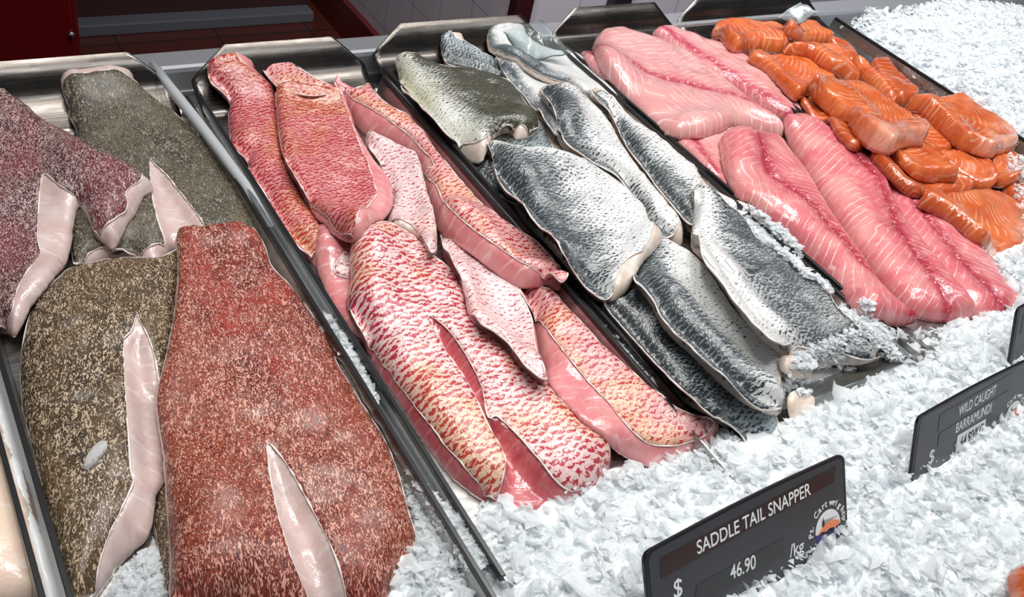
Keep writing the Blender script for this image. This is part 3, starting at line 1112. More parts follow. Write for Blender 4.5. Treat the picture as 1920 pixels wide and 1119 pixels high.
# ---- grouper tray
G1 = 'grouper fillets in the second tray'
fillet('fish_fillet', 'narrow dark olive strip of fillet under the red one at the bottom', 'fish',
       px('F', [(288, 915), (312, 900), (420, 900), (480, 1020), (470, 1160), (318, 1160), (300, 1060), (286, 990)]),
       T=.012, w=.012, mat_f=S['f_grouper'], mat_s=S['brown'], group=G1, seed=2)
fillet('fish_fillet', 'grey brown speckled fillet lying at the back of its tray', 'fish',
       px('R1', [(240, 112), (270, 92), (330, 85), (400, 74), (450, 74), (500, 100), (560, 138), (620, 183), (680, 228), (730, 273), (780, 328),
                 (830, 398), (880, 468), (930, 548), (970, 628), (1003, 700), (980, 760), (900, 800), (780, 760), (700, 760), (655, 735), (625, 790),
                 (600, 838), (560, 815), (500, 768), (430, 770), (340, 812), (282, 826), (270, 750), (240, 600), (250, 440), (300, 300), (262, 240), (262, 200), (233, 150)]),
       px('R1', [(243, 116), (272, 95), (330, 88), (400, 77), (450, 77), (500, 103), (560, 142), (620, 187), (680, 232), (730, 277), (780, 332),
                 (830, 402), (880, 472), (930, 552), (970, 632), (1000, 700), (975, 755), (900, 790), (800, 700), (772, 638), (730, 580), (680, 518), (630, 455),
                 (590, 420), (572, 395), (570, 440), (582, 560), (602, 640), (635, 728), (600, 722), (560, 745), (500, 768), (465, 740), (435, 742), (410, 728), (330, 762), (282, 815),
                 (273, 750), (243, 600), (253, 440), (303, 300), (265, 240), (265, 200), (237, 150)]),
       px('R1', [(300, 60), (700, 700)]), T=.022, w=.03, mat_f=S['f_grouper'], mat_s=S['grey'], group=G1, seed=3, band=.008, drop=.4)
fillet('fish_fillet', 'golden brown speckled fillet with a long pale slit down its right side', 'fish',
       px('F', [(48, 606), (60, 570), (83, 545), (118, 503), (140, 495), (220, 470), (295, 480), (330, 460), (350, 470), (345, 560), (335, 640), (318, 720),
                (314, 855), (310, 906), (300, 921), (292, 926), (285, 998), (244, 1033), (214, 1064), (180, 1119), (150, 1140), (128, 1130), (123, 1100), (110, 1048), (100, 998),
                (84, 937), (69, 875), (54, 820), (39, 764), (35, 703), (39, 652)]),
       px('F', [(50, 606), (62, 570), (85, 545), (120, 505), (140, 498), (220, 474), (295, 484), (330, 464), (346, 472), (342, 560), (328, 640), (305, 712), (299, 722), (296, 700), (289, 662),
                (280, 635), (272, 618), (262, 600), (257, 586), (252, 600), (246, 622), (232, 632), (231, 650), (233, 703), (237, 769), (242, 835), (245, 886), (252, 901), (224, 957), (203, 998), (184, 1055),
                (176, 1110), (150, 1135), (130, 1128), (125, 1100), (112, 1048), (102, 998), (86, 937), (71, 875), (56, 820), (41, 764), (37, 703), (41, 652)]),
       px('F', [(180, 480), (170, 1119)]), T=.030, w=.035, mat_f=S['f_grouper'], mat_s=S['brown'], group=G1, seed=4, band=.012, drop=.55)
fillet('fish_fillet', 'plum speckled fillet with a pale flesh flap at the left edge of the frame', 'fish',
       px('R1', [(-160, 160), (0, 148), (60, 162), (92, 176), (132, 212), (192, 247), (252, 277), (302, 327), (352, 362), (402, 382), (452, 397), (502, 427), (557, 477), (592, 500), (565, 530), (545, 545), (520, 610),
                 (485, 650), (435, 738), (400, 716), (362, 698), (340, 640), (300, 575), (285, 640), (270, 740), (230, 830), (170, 912), (120, 962), (80, 1040), (57, 1080), (20, 1045), (-160, 1060)]),
       px('R1', [(-158, 164), (0, 150), (60, 165), (90, 180), (130, 215), (190, 250), (250, 280), (300, 330), (350, 365), (400, 385), (450, 400), (500, 430), (553, 480), (510, 500), (475, 530), (488, 575),
                 (478, 602), (420, 640), (360, 690), (345, 640), (322, 580), (285, 550), (240, 515), (205, 485), (165, 440), (152, 500), (147, 560), (142, 640), (140, 700), (156, 755), (100, 830), (62, 900), (47, 980), (15, 1030), (-158, 1050)]),
       px('R1', [(60, 120), (100, 1000)]), T=.024, w=.03, mat_f=S['f_grouper'], mat_s=S['plum'], group=G1, seed=5, band=.03, drop=.4)
fillet('fish_fillet', 'large brick red speckled fillet with a pale slit at its lower end', 'fish',
       px('R3', [(68, 78), (110, 58), (200, 52), (260, 57), (312, 82), (343, 130), (352, 178), (402, 222), (452, 287), (484, 338), (524, 398), (534, 448), (574, 508), (604, 558), (644, 618), (684, 688), (714, 768),
                 (734, 848), (754, 918), (768, 970), (722, 1022), (692, 1082), (660, 1170), (55, 1180), (57, 1000), (47, 880), (42, 780), (36, 700), (18, 600), (16, 540), (46, 430), (71, 300), (82, 180)]),
       px('R3', [(72, 82), (110, 62), (200, 56), (260, 61), (308, 85), (330, 120), (346, 182), (396, 226), (446, 291), (478, 342), (518, 402), (530, 452), (570, 512), (600, 562), (640, 622), (680, 692), (710, 772),
                 (730, 852), (750, 922), (763, 970), (718, 1022), (688, 1082), (656, 1168), (570, 1168), (548, 1060), (520, 980), (480, 900), (432, 810), (385, 730), (352, 690), (332, 672), (338, 740), (356, 850), (378, 930), (408, 1020), (450, 1119), (470, 1168), (59, 1176), (62, 1000), (52, 880),
                 (47, 780), (41, 700), (23, 600), (21, 540), (51, 430), (76, 300), (86, 180)]),
       px('R3', [(200, 40), (400, 1119)]), T=.034, w=.045, mat_f=S['f_grouper'], mat_s=S['red'], group=G1, seed=6, band=.008, drop=.35)
fl_ = fillet('ice_flake', 'single clear flake of ice lying on the golden brown fillet', 'ice',
             px('R2', [(345, 560), (375, 540), (400, 545), (395, 575), (360, 610), (325, 640), (305, 645), (315, 610)]), T=.003, w=.006, mat_f=S['ice'], spacing=.0025, seed=7)

# ---- snapper tray
G2 = 'snapper fillets in the third tray'
kw = dict(group=G2)
fillet('fish_fillet', 'orange and pink lobed fillet along the left back of the snapper tray', 'fish',
       px('R4', [(117, 210), (148, 177), (208, 162), (262, 167), (312, 187), (372, 222), (412, 257), (442, 300), (458, 420), (463, 560), (483, 640), (543, 740), (603, 850), (643, 900), (700, 945), (782, 1012),
                 (720, 1119), (640, 1130), (600, 1080), (556, 1034), (496, 964), (426, 854), (396, 784), (346, 714), (306, 662), (316, 622), (236, 562), (221, 482), (216, 400), (231, 352), (176, 294), (127, 262)]),
       px('R4', [(120, 210), (150, 180), (210, 165), (260, 170), (310, 190), (370, 225), (410, 260), (440, 300), (455, 420), (460, 560), (480, 640), (540, 740), (600, 850), (640, 900), (685, 945), (645, 1000), (620, 1062),
                 (560, 1030), (500, 960), (430, 850), (400, 780), (350, 710), (310, 660), (320, 620), (240, 560), (225, 480), (220, 400), (235, 350), (180, 290), (130, 260)]),
       px('R4', [(200, 160), (350, 500), (640, 1080)]), T=.018, w=.022, mat_f=S['f_pinkish'], mat_s=S['snap_deep'], seed=11, **kw)
fillet('fish_fillet', 'pale pink piece with a flecked tip under the big snapper fillet', 'fish',
       px('R5', [(0, 60), (60, 80), (200, 100), (230, 200), (250, 330), (200, 480), (130, 460), (80, 390), (30, 320), (-20, 200)]),
       px('R5', [(45, 225), (70, 190), (110, 150), (200, 160), (200, 300), (150, 330), (112, 262), (60, 250)]),
       px('R5', [(20, 60), (200, 460)]), T=.012, w=.014, mat_f=S['f_pinkish'], mat_s=S['snap_pale'], seed=12, **kw)
fillet('fish_fillet', 'small red tail end poking out at the back centre of the snapper tray', 'fish',
       px('R4', [(378, 170), (450, 156), (512, 163), (552, 188), (602, 222), (672, 260), (760, 300), (600, 330), (450, 290), (408, 242), (376, 205)]),
       px('R4', [(381, 172), (450, 159), (511, 166), (550, 191), (600, 225), (668, 263), (752, 302), (600, 327), (452, 287), (410, 240), (380, 205)]),
       px('R4', [(380, 170), (740, 300)]), T=.014, w=.014, mat_f=S['f_pinkish'], mat_s=S['snap'], seed=13, base=.888, **kw)
fillet('fish_fillet', 'large white and red snapper fillet with a dark slit, front centre', 'fish',
       px('R5', [(105, 140), (128, 107), (198, 66), (242, 62), (292, 87), (342, 117), (383, 167), (433, 207), (473, 237), (503, 300), (518, 350), (523, 398), (563, 438), (643, 498), (703, 558), (743, 598), (803, 638), (853, 698), (903, 748),
                 (953, 788), (1003, 828), (1022, 855), (1020, 920), (960, 1010), (860, 1060), (740, 1080), (605, 1060), (540, 1015), (470, 965), (400, 870), (345, 800), (290, 700), (220, 605), (150, 470), (112, 405), (88, 340), (104, 280), (100, 200)]),
       px('R5', [(110, 142), (131, 111), (200, 70), (240, 66), (290, 90), (340, 120), (380, 170), (430, 210), (470, 240), (500, 300), (515, 350), (520, 400), (560, 440), (640, 500), (700, 560), (740, 600), (800, 640), (850, 700), (900, 750),
                 (950, 790), (1000, 830), (1015, 858), (1010, 920), (950, 990), (880, 1010), (830, 980), (770, 900), (722, 845), (682, 800), (650, 770), (612, 738), (592, 760), (578, 715), (572, 660), (550, 600), (500, 510), (440, 430), (372, 383), (395, 430),
                 (425, 490), (455, 540), (500, 600), (540, 670), (575, 750), (600, 800), (638, 860), (650, 905), (640, 960), (620, 1030), (560, 985), (520, 940), (480, 890), (440, 850), (400, 790), (350, 730), (300, 660), (240, 590), (200, 520), (160, 460), (120, 400), (97, 340), (112, 280), (107, 200)]),
       px('R5', [(180, 60), (900, 1000)]), T=.030, w=.03, mat_f=S['f_slit_shade'], mat_s=S['snap_front'], seed=14, band=.007, drop=.75, **kw)
fillet('fish_fillet', 'orange red snapper fillet with a broad pink cut face, front right', 'fish',
       px('R5', [(687, 290), (750, 286), (822, 301), (853, 347), (883, 377), (933, 427), (983, 487), (1053, 547), (1113, 597), (1153, 637), (1203, 667), (1243, 707), (1303, 737), (1390, 772), (1400, 830), (1300, 900), (1180, 925),
                 (1080, 880), (1010, 855), (960, 812), (900, 762), (850, 702), (800, 642), (775, 560), (752, 470), (742, 400), (712, 345)]),
       px('R5', [(690, 292), (750, 289), (820, 304), (850, 350), (880, 380), (930, 430), (980, 490), (1050, 550), (1110, 600), (1150, 640), (1200, 670), (1240, 710), (1300, 740), (1385, 775), (1340, 820), (1240, 850), (1160, 845), (1100, 800), (1050, 745),
                 (1020, 695), (960, 640), (900, 570), (850, 510), (800, 450), (750, 390), (720, 340)]),
       px('R5', [(740, 300), (1280, 830)]), T=.026, w=.02, mat_f=S['f_pinkish'], mat_s=S['snap'], seed=15, band=.03, drop=.7, **kw)
fillet('fish_fillet', 'white snapper fillet with red flecks lying across the tray centre', 'fish',
       px('R5', [(410, 60), (480, 70), (560, 120), (620, 200), (692, 286), (722, 338), (748, 400), (760, 470), (775, 540), (794, 600), (797, 640), (768, 625), (728, 594), (686, 560), (646, 506), (596, 466), (556, 444), (516, 404), (508, 332), (484, 272), (456, 220), (430, 150)]),
       px('R5', [(414, 64), (480, 74), (558, 124), (618, 203), (688, 288), (718, 340), (743, 400), (753, 470), (768, 540), (788, 600), (792, 634), (770, 618), (730, 588), (690, 553), (650, 498), (600, 458), (560, 436), (525, 398), (515, 330), (490, 270), (460, 220), (436, 150)]),
       px('R5', [(480, 120), (780, 630)]), T=.016, w=.012, mat_f=S['f_pinkish'], mat_s=S['snap_pale'], seed=16, **kw)
fillet('fish_fillet', 'long split snapper fillet with a deep pink cut face along the right wall', 'fish',
       px('R4', [(700, 270), (750, 272), (830, 282), (870, 248), (902, 288), (922, 328), (1012, 388), (1072, 402), (1088, 448), (1153, 498), (1178, 562), (1233, 617), (1283, 688), (1333, 738), (1396, 808)],
          'R5', [(642, 48), (702, 88), (762, 128), (813, 183), (838, 218), (852, 260), (864, 306), (790, 300), (690, 294), (640, 257), (560, 197), (480, 138), (405, 88)],
          'R4', [(1180, 880), (1140, 780), (1110, 690), (1090, 620), (1000, 560), (860, 500), (790, 430), (740, 340)]),
       px('R4', [(702, 274), (750, 275), (830, 285), (870, 252), (900, 290), (920, 330), (1010, 390), (1070, 405), (1085, 450), (1150, 500), (1175, 565), (1230, 620), (1280, 690), (1330, 740), (1393, 812)],
          'R5', [(640, 50), (700, 90), (760, 130), (810, 185), (835, 220), (848, 262), (858, 302), (790, 268), (730, 226), (690, 202), (640, 165), (560, 110), (480, 50), (440, 20)],
          'R4', [(1200, 752), (1150, 705), (1120, 655), (1185, 665), (1165, 610), (1130, 575), (1085, 525), (1030, 480), (950, 420), (850, 360), (755, 306)]),
       px('R4', [(760, 250), (1150, 560)], 'R5', [(850, 290)]), T=.028, w=.02, mat_f=S['f_slit_shade'] if False else S['f_pinkish'], mat_s=S['snap'], seed=17, band=.022, drop=.65, **kw)
fillet('fish_fillet', 'small white flecked snapper piece pointing down at the tray middle', 'fish',
       px('R4', [(856, 486), (900, 481), (962, 506), (1022, 536), (1093, 570), (1115, 620), (1130, 690), (1155, 780), (1185, 880), (1200, 960), (1195, 1032), (1176, 1080), (1148, 1056), (1126, 995), (1105, 962), (1060, 936), (1000, 940), (955, 895),
                 (985, 820), (980, 760), (950, 700), (920, 620), (870, 560)]),
       px('R4', [(860, 490), (900, 485), (960, 510), (1020, 540), (1090, 575), (1110, 620), (1125, 690), (1150, 780), (1180, 880), (1195, 960), (1190, 1030), (1175, 1073), (1152, 1050), (1130, 990), (1108, 940), (1078, 902), (1020, 892), (962, 882),
                 (990, 820), (985, 760), (956, 700), (926, 620), (876, 560)]),
       px('R4', [(900, 480), (1170, 1060)]), T=.014, w=.012, mat_f=S['f_barra'], mat_s=S['snap_pale'], seed=18, **kw)
fillet('fish_fillet', 'broad red snapper fillet with a bright pink cut edge, topmost at the back', 'fish',
       px('R4', [(446, 262), (500, 240), (580, 260), (680, 266), (754, 282), (800, 400), (822, 480), (872, 562), (932, 642), (978, 700), (993, 770), (988, 832), (952, 882), (902, 922), (862, 962), (842, 992), (800, 1010), (750, 992), (688, 952),
                 (636, 902), (586, 822), (536, 736), (496, 672), (466, 580), (451, 500), (441, 380), (436, 300)]),
       px('R4', [(449, 266), (500, 244), (580, 264), (680, 271), (748, 287), (756, 340), (780, 390), (810, 480), (840, 560), (880, 650), (905, 740), (918, 772), (870, 820), (822, 880), (805, 977), (770, 978), (700, 925), (640, 866), (590, 806), (541, 730), (501, 668),
                 (471, 580), (456, 500), (446, 380), (441, 300)]),
       px('R4', [(520, 230), (620, 560), (820, 980)]), T=.022, w=.02, mat_f=S['f_pinkish'], mat_s=S['snap_deep'], seed=19, band=.025, drop=.6, **kw)

# ---- barramundi tray
G3 = 'barramundi fillets in the fourth tray'
kw = dict(group=G3)
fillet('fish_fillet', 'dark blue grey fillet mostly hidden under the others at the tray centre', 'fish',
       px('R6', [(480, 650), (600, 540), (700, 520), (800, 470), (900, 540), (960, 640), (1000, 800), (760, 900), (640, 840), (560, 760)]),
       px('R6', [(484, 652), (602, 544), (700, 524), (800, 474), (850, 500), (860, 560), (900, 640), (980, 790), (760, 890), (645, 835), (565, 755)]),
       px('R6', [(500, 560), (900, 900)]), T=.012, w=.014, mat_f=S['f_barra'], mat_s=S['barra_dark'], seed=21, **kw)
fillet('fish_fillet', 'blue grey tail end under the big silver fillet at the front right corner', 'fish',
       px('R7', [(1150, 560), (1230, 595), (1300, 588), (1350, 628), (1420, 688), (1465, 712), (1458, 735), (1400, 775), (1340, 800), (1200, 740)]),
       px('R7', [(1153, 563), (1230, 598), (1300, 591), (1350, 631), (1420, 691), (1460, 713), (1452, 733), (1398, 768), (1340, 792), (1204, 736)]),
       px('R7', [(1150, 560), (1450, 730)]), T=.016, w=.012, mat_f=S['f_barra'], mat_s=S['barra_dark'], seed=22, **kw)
fillet('fish_fillet', 'dark small piece with a white tip near the back wall of its tray', 'fish',
       px('R6', [(357, 108), (400, 96), (452, 112), (522, 137), (572, 167), (612, 187), (700, 220), (760, 300), (700, 330), (600, 280), (450, 245), (430, 236), (388, 224), (367, 170)]),
       px('R6', [(361, 111), (400, 100), (450, 115), (520, 140), (570, 170), (610, 190), (696, 224), (755, 300), (700, 325), (600, 275), (450, 240), (430, 232), (391, 220), (371, 170)]),
       px('R6', [(375, 150), (700, 250)]), T=.012, w=.012, mat_f=S['f_barra'], mat_s=S['barra_dark'], seed=23, **kw)
fillet('fish_fillet', 'white bellied fillet running between the olive one and the blue grey one', 'fish',
       px('R6', [(606, 182), (682, 201), (762, 236), (832, 276), (902, 316), (970, 330), (990, 420), (960, 560), (900, 566), (866, 524), (816, 454), (770, 400), (720, 340), (655, 274), (640, 230)]),
       px('R6', [(610, 185), (680, 205), (760, 240), (830, 280), (900, 320), (965, 333), (985, 420), (955, 555), (902, 560), (870, 520), (820, 450), (775, 396), (725, 336), (660, 270), (645, 230)]),
       px('R6', [(640, 180), (900, 560)]), T=.014, w=.016, mat_f=S['f_barra'], mat_s=S['barra_white'], seed=24, flip=False, base=None, **kw)
fillet('fish_fillet', 'long fillet with dark left edge and white back at the far end', 'fish',
       px('R6', [(564, 98), (620, 72), (682, 26), (708, 54), (738, 100), (806, 138), (886, 166), (956, 172), (1026, 206), (1088, 258), (1140, 310), (1192, 372), (1206, 428), (1160, 480), (1110, 470), (1060, 400), (1010, 350), (940, 335), (850, 300), (750, 255), (660, 212), (596, 172)]),
       None,
       px('R6', [(620, 110), (900, 240), (1180, 450)]), T=.014, w=.016, far=.1, mat_f=S['f_barra'], mat_s=S['barra_white'], seed=25, drop=.5, band=.02, **kw)
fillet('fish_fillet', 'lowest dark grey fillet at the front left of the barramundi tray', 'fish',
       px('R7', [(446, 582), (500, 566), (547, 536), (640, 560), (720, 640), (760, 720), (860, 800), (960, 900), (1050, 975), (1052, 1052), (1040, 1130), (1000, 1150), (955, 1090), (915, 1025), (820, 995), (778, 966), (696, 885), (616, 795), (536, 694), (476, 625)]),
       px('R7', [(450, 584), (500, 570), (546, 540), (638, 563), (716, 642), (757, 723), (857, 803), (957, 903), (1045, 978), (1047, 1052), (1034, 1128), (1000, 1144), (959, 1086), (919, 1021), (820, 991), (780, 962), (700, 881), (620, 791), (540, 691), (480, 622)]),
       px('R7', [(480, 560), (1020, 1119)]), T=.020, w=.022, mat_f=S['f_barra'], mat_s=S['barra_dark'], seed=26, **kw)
fillet('fish_fillet', 'dark blue fillet between two others along the right side of its tray', 'fish',
       px('R6', [(1050, 336), (1102, 341), (1153, 376), (1213, 426), (1263, 476), (1333, 516), (1423, 586), (1503, 656), (1595, 736)],
          'R7', [(772, 163), (842, 213), (922, 257), (958, 270), (955, 306), (900, 300), (800, 280), (763, 345), (748, 350), (722, 322), (690, 280), (630, 210), (585, 142), (535, 82), (505, 20)],
          'R6', [(1150, 452), (1105, 400)]),
       px('R6', [(1055, 340), (1100, 345), (1150, 380), (1210, 430), (1260, 480), (1330, 520), (1420, 590), (1500, 660), (1591, 740)],
          'R7', [(770, 167), (840, 217), (920, 262), (948, 290), (900, 293), (800, 270), (760, 336), (735, 318), (700, 276), (640, 206), (593, 138), (543, 78), (512, 20)],
          'R6', [(1160, 450), (1112, 400)]),
       px('R6', [(1070, 320), (1400, 680)], 'R7', [(860, 300)]), T=.020, w=.018, mat_f=S['f_barra'], mat_s=S['barra'], seed=27, **kw)
fillet('fish_fillet', 'blue grey fillet with greenish edge running down the tray centre', 'fish',
       px('R6', [(811, 332), (880, 321), (952, 316), (1013, 336), (1063, 376), (1103, 416), (1153, 476), (1173, 516), (1203, 576), (1243, 636), (1293, 706), (1353, 776), (1403, 836), (1453, 896), (1500, 962), (1497, 1062), (1460, 1060), (1400, 1050), (1330, 990), (1210, 800),
                 (1170, 745), (1090, 705), (1005, 660), (935, 615), (904, 560), (898, 500), (884, 450), (855, 400)]),
       px('R6', [(815, 335), (880, 325), (950, 320), (1010, 340), (1060, 380), (1100, 420), (1150, 480), (1170, 520), (1200, 580), (1240, 640), (1290, 710), (1350, 780), (1400, 840), (1450, 900), (1490, 962), (1465, 985), (1445, 1035), (1390, 1030), (1340, 970), (1230, 800),
                 (1180, 735), (1100, 690), (1010, 642), (942, 606), (911, 556), (904, 500), (890, 450), (860, 400)]),
       px('R6', [(860, 330), (1460, 1030)]), T=.024, w=.02, mat_f=S['f_barra'], mat_s=S['barra'], seed=28, band=.012, drop=.6, **kw)
fillet('fish_fillet', 'dark fillet with white right border, front middle of the barramundi tray', 'fish',
       px('R7', [(536, 532), (560, 470), (580, 425), (610, 380), (650, 360), (702, 386), (752, 416), (803, 466), (854, 546), (904, 616), (964, 676), (1024, 736), (1060, 758), (1056, 850), (1062, 952), (1042, 982), (990, 968), (928, 928), (868, 878), (796, 808), (736, 748), (686, 708), (634, 646), (614, 596), (576, 552)]),
       px('R7', [(540, 530), (565, 470), (585, 427), (614, 384), (650, 364), (700, 390), (750, 420), (800, 470), (850, 550), (900, 620), (960, 680), (1020, 740), (1055, 762), (1050, 850), (1056, 950), (1040, 973), (992, 960), (932, 920), (872, 870), (802, 800), (742, 740), (692, 700), (640, 640), (620, 590), (580, 546)]),
       px('R7', [(600, 400), (1030, 980)]), T=.024, w=.022, mat_f=S['f_barra'], mat_s=S['barra'], seed=29, **kw)
fillet('fish_fillet', 'long silver white fillet with dark right border at the front right', 'fish',
       px('R7', [(752, 192), (792, 191), (852, 216), (903, 266), (943, 306), (963, 356), (1013, 396), (1083, 436), (1123, 476), (1183, 526), (1233, 596), (1293, 656), (1343, 696), (1372, 740), (1380, 778), (1330, 800), (1240, 790), (1160, 805), (1080, 800), (1055, 770), (1026, 755), (955, 684), (895, 604), (845, 534), (795, 464), (765, 424), (751, 350), (761, 280)]),
       px('R7', [(755, 195), (790, 195), (850, 220), (900, 270), (940, 310), (960, 360), (1010, 400), (1080, 440), (1120, 480), (1180, 530), (1230, 600), (1290, 660), (1340, 700), (1364, 740), (1365, 776), (1320, 742), (1240, 742), (1200, 740), (1178, 758), (1160, 742), (1120, 736), (1080, 755), (1030, 750), (960, 680), (900, 600), (850, 530), (800, 460), (770, 420), (755, 350), (765, 280)]),
       px('R7', [(780, 180), (1000, 500), (1330, 780)]), T=.026, w=.022, mat_f=S['f_barra'], mat_s=S['barra'], seed=30, band=.012, flip=True, **kw)
fillet('fish_fillet', 'broad silver fillet with dark lower left side, centre of the barramundi tray', 'fish',
       px('R7', [(46, 60), (90, 41), (162, 61), (232, 61), (302, 71), (362, 96), (432, 126), (482, 156), (532, 196), (573, 236), (603, 286), (628, 336), (660, 372), (625, 420), (590, 450), (568, 490), (535, 550), (495, 585), (446, 580), (396, 534), (346, 484), (296, 434), (246, 374), (196, 314), (146, 244), (96, 184), (75, 130), (80, 100)]),
       px('R7', [(50, 62), (90, 45), (160, 65), (230, 65), (300, 75), (360, 100), (430, 130), (480, 160), (530, 200), (570, 240), (600, 290), (624, 340), (605, 380), (585, 420), (540, 430), (512, 460), (492, 520), (482, 572), (452, 574), (400, 530), (350, 480), (300, 430), (250, 370), (200, 310), (150, 240), (100, 180), (80, 130), (85, 100)]),
       px('R7', [(100, 60), (560, 540)]), T=.026, w=.024, mat_f=S['f_barra'], mat_s=S['barra'], seed=31, band=.012, **kw)
fillet('fish_fillet', 'olive green and white fillet at the back left of the barramundi tray', 'fish',
       px('R6', [(146, 185), (200, 168), (252, 171), (302, 196), (362, 221), (422, 231), (500, 231), (562, 241), (622, 261), (682, 286), (733, 336), (773, 396), (813, 456), (833, 510), (800, 545), (770, 560), (715, 575), (690, 540), (640, 545), (600, 575), (578, 640), (560, 672), (500, 657), (450, 622), (424, 580), (376, 544), (326, 494), (276, 444), (226, 394), (176, 334), (168, 260)]),
       px('R6', [(150, 187), (200, 172), (250, 175), (300, 200), (360, 225), (420, 235), (500, 235), (560, 245), (620, 265), (680, 290), (730, 340), (770, 400), (810, 460), (828, 510), (800, 537), (750, 512), (700, 516), (640, 522), (600, 556), (560, 582), (500, 586), (432, 580), (380, 540), (330, 490), (280, 440), (230, 390), (180, 330), (172, 260)]),
       px('R6', [(260, 180), (700, 560)]), T=.022, w=.022, mat_f=S['f_barra'], mat_s=S['olive'], seed=32, band=.014, drop=.6, flip=True, **kw)
fillet('fish_offcut', 'small peach coloured lump of flesh on the ice below the barramundi', 'fish',
       px('R7', [(1075, 905), (1110, 888), (1160, 900), (1178, 935), (1160, 975), (1110, 990), (1075, 960)]), T=.014, w=.012, mat_f=S['f_cream'], seed=33)
fillet('fish_offcut', 'peach coloured flap of flesh at the end of the barramundi tray', 'fish',
       px('R7', [(1050, 765), (1100, 762), (1160, 785), (1170, 815), (1120, 835), (1062, 820)]), T=.012, w=.012, mat_f=S['f_cream'], seed=34)

# ---- pink fillets
G4 = 'skinless pink fillets in the fifth tray'
kw = dict(group=G4, edge=.004)
fillet('fish_fillet', 'narrow pale pink edge of a fillet at the back left of the pink pile', 'fish',
       px('R8', [(52, 135), (90, 132), (150, 190), (220, 260), (160, 260), (68, 182)]), T=.010, w=.012, mat_f=S['pink'], seed=41, **kw)
fillet('fish_fillet', 'pink fillet piece tucked under the left side of the pile', 'fish',
       px('R8', [(370, 440), (480, 400), (600, 400), (640, 520), (590, 640), (520, 585), (455, 525), (400, 465)]),
       axis=px('R8', [(400, 380), (560, 620)]), T=.014, w=.014, mat_f=S['pink'], seed=42, **kw)
fillet('fish_fillet', 'skinless pink fillet at the back right touching the salmon tray', 'fish',
       px('R8', [(300, 72), (330, 50), (370, 43), (432, 72), (502, 97), (562, 107), (622, 147), (682, 187), (743, 237), (793, 297), (835, 350), (822, 384), (770, 380), (700, 345), (600, 280), (480, 220), (380, 140)]),
       axis=px('R8', [(330, 60), (560, 220), (850, 390)]), T=.020, w=.03, mat_f=S['pink'], seed=43, **kw)
fillet('fish_fillet', 'broad skinless pink fillet with a red midline, back left', 'fish',
       px('R8', [(98, 100), (128, 60), (190, 46), (232, 56), (272, 71), (332, 86), (382, 106), (442, 136), (502, 186), (562, 226), (622, 276), (682, 326), (724, 356), (760, 398), (772, 436), (700, 428), (640, 404), (590, 404), (540, 424), (480, 439), (420, 444), (376, 442), (326, 413), (276, 373), (226, 323), (176, 263), (124, 212), (95, 160)]),
       axis=px('R8', [(120, 170), (330, 262), (560, 312), (770, 380)]), T=.026, w=.035, mat_f=S['pink'], seed=44, ridge=.002, **kw)
fillet('fish_fillet', 'rightmost long rose pink fillet with a red midline', 'fish',
       px('R8', [(1060, 540), (1110, 560), (1182, 636), (1242, 676), (1302, 706), (1362, 746), (1433, 826), (1483, 886), (1533, 946), (1593, 1016), (1606, 1044), (1540, 1070), (1430, 1080), (1350, 1020), (1270, 900), (1160, 760), (1090, 640)]),
       axis=px('R8', [(1180, 640), (1370, 890), (1540, 1050)]), T=.022, w=.028, mat_f=S['pink_deep'], seed=45, ridge=.0025, **kw)
fillet('fish_fillet', 'middle long rose pink fillet between its two neighbours, front', 'fish',
       px('R8', [(758, 372), (795, 352), (840, 357), (902, 406), (982, 446), (1053, 486), (1084, 536), (1124, 598), (1174, 700), (1254, 800), (1334, 900), (1404, 990), (1440, 1060), (1320, 1085), (1200, 1060), (1120, 980), (1060, 900), (980, 790), (915, 690), (865, 610), (820, 530), (780, 450)]),
       axis=px('R8', [(900, 400), (1080, 620), (1160, 810), (1330, 1040)]), T=.026, w=.03, mat_f=S['pink_deep'], seed=46, ridge=.0025, **kw)
fillet('fish_fillet', 'leftmost long rose pink fillet with a ragged red midline, front', 'fish',
       px('R8', [(546, 430), (580, 400), (640, 396), (702, 416), (764, 428), (804, 498), (854, 558), (904, 648), (964, 738), (1024, 818), (1084, 908), (1134, 968), (1204, 1038), (1245, 1062), (1200, 1085), (1110, 1090), (1040, 1070), (990, 1022), (935, 955), (855, 865), (785, 794), (715, 744), (655, 694), (595, 644), (555, 574), (546, 500)]),
       axis=px('R8', [(630, 400), (700, 600), (840, 690), (1010, 890), (1190, 1040)]), T=.028, w=.03, mat_f=S['pink_deep'], seed=47, ridge=.003, **kw)

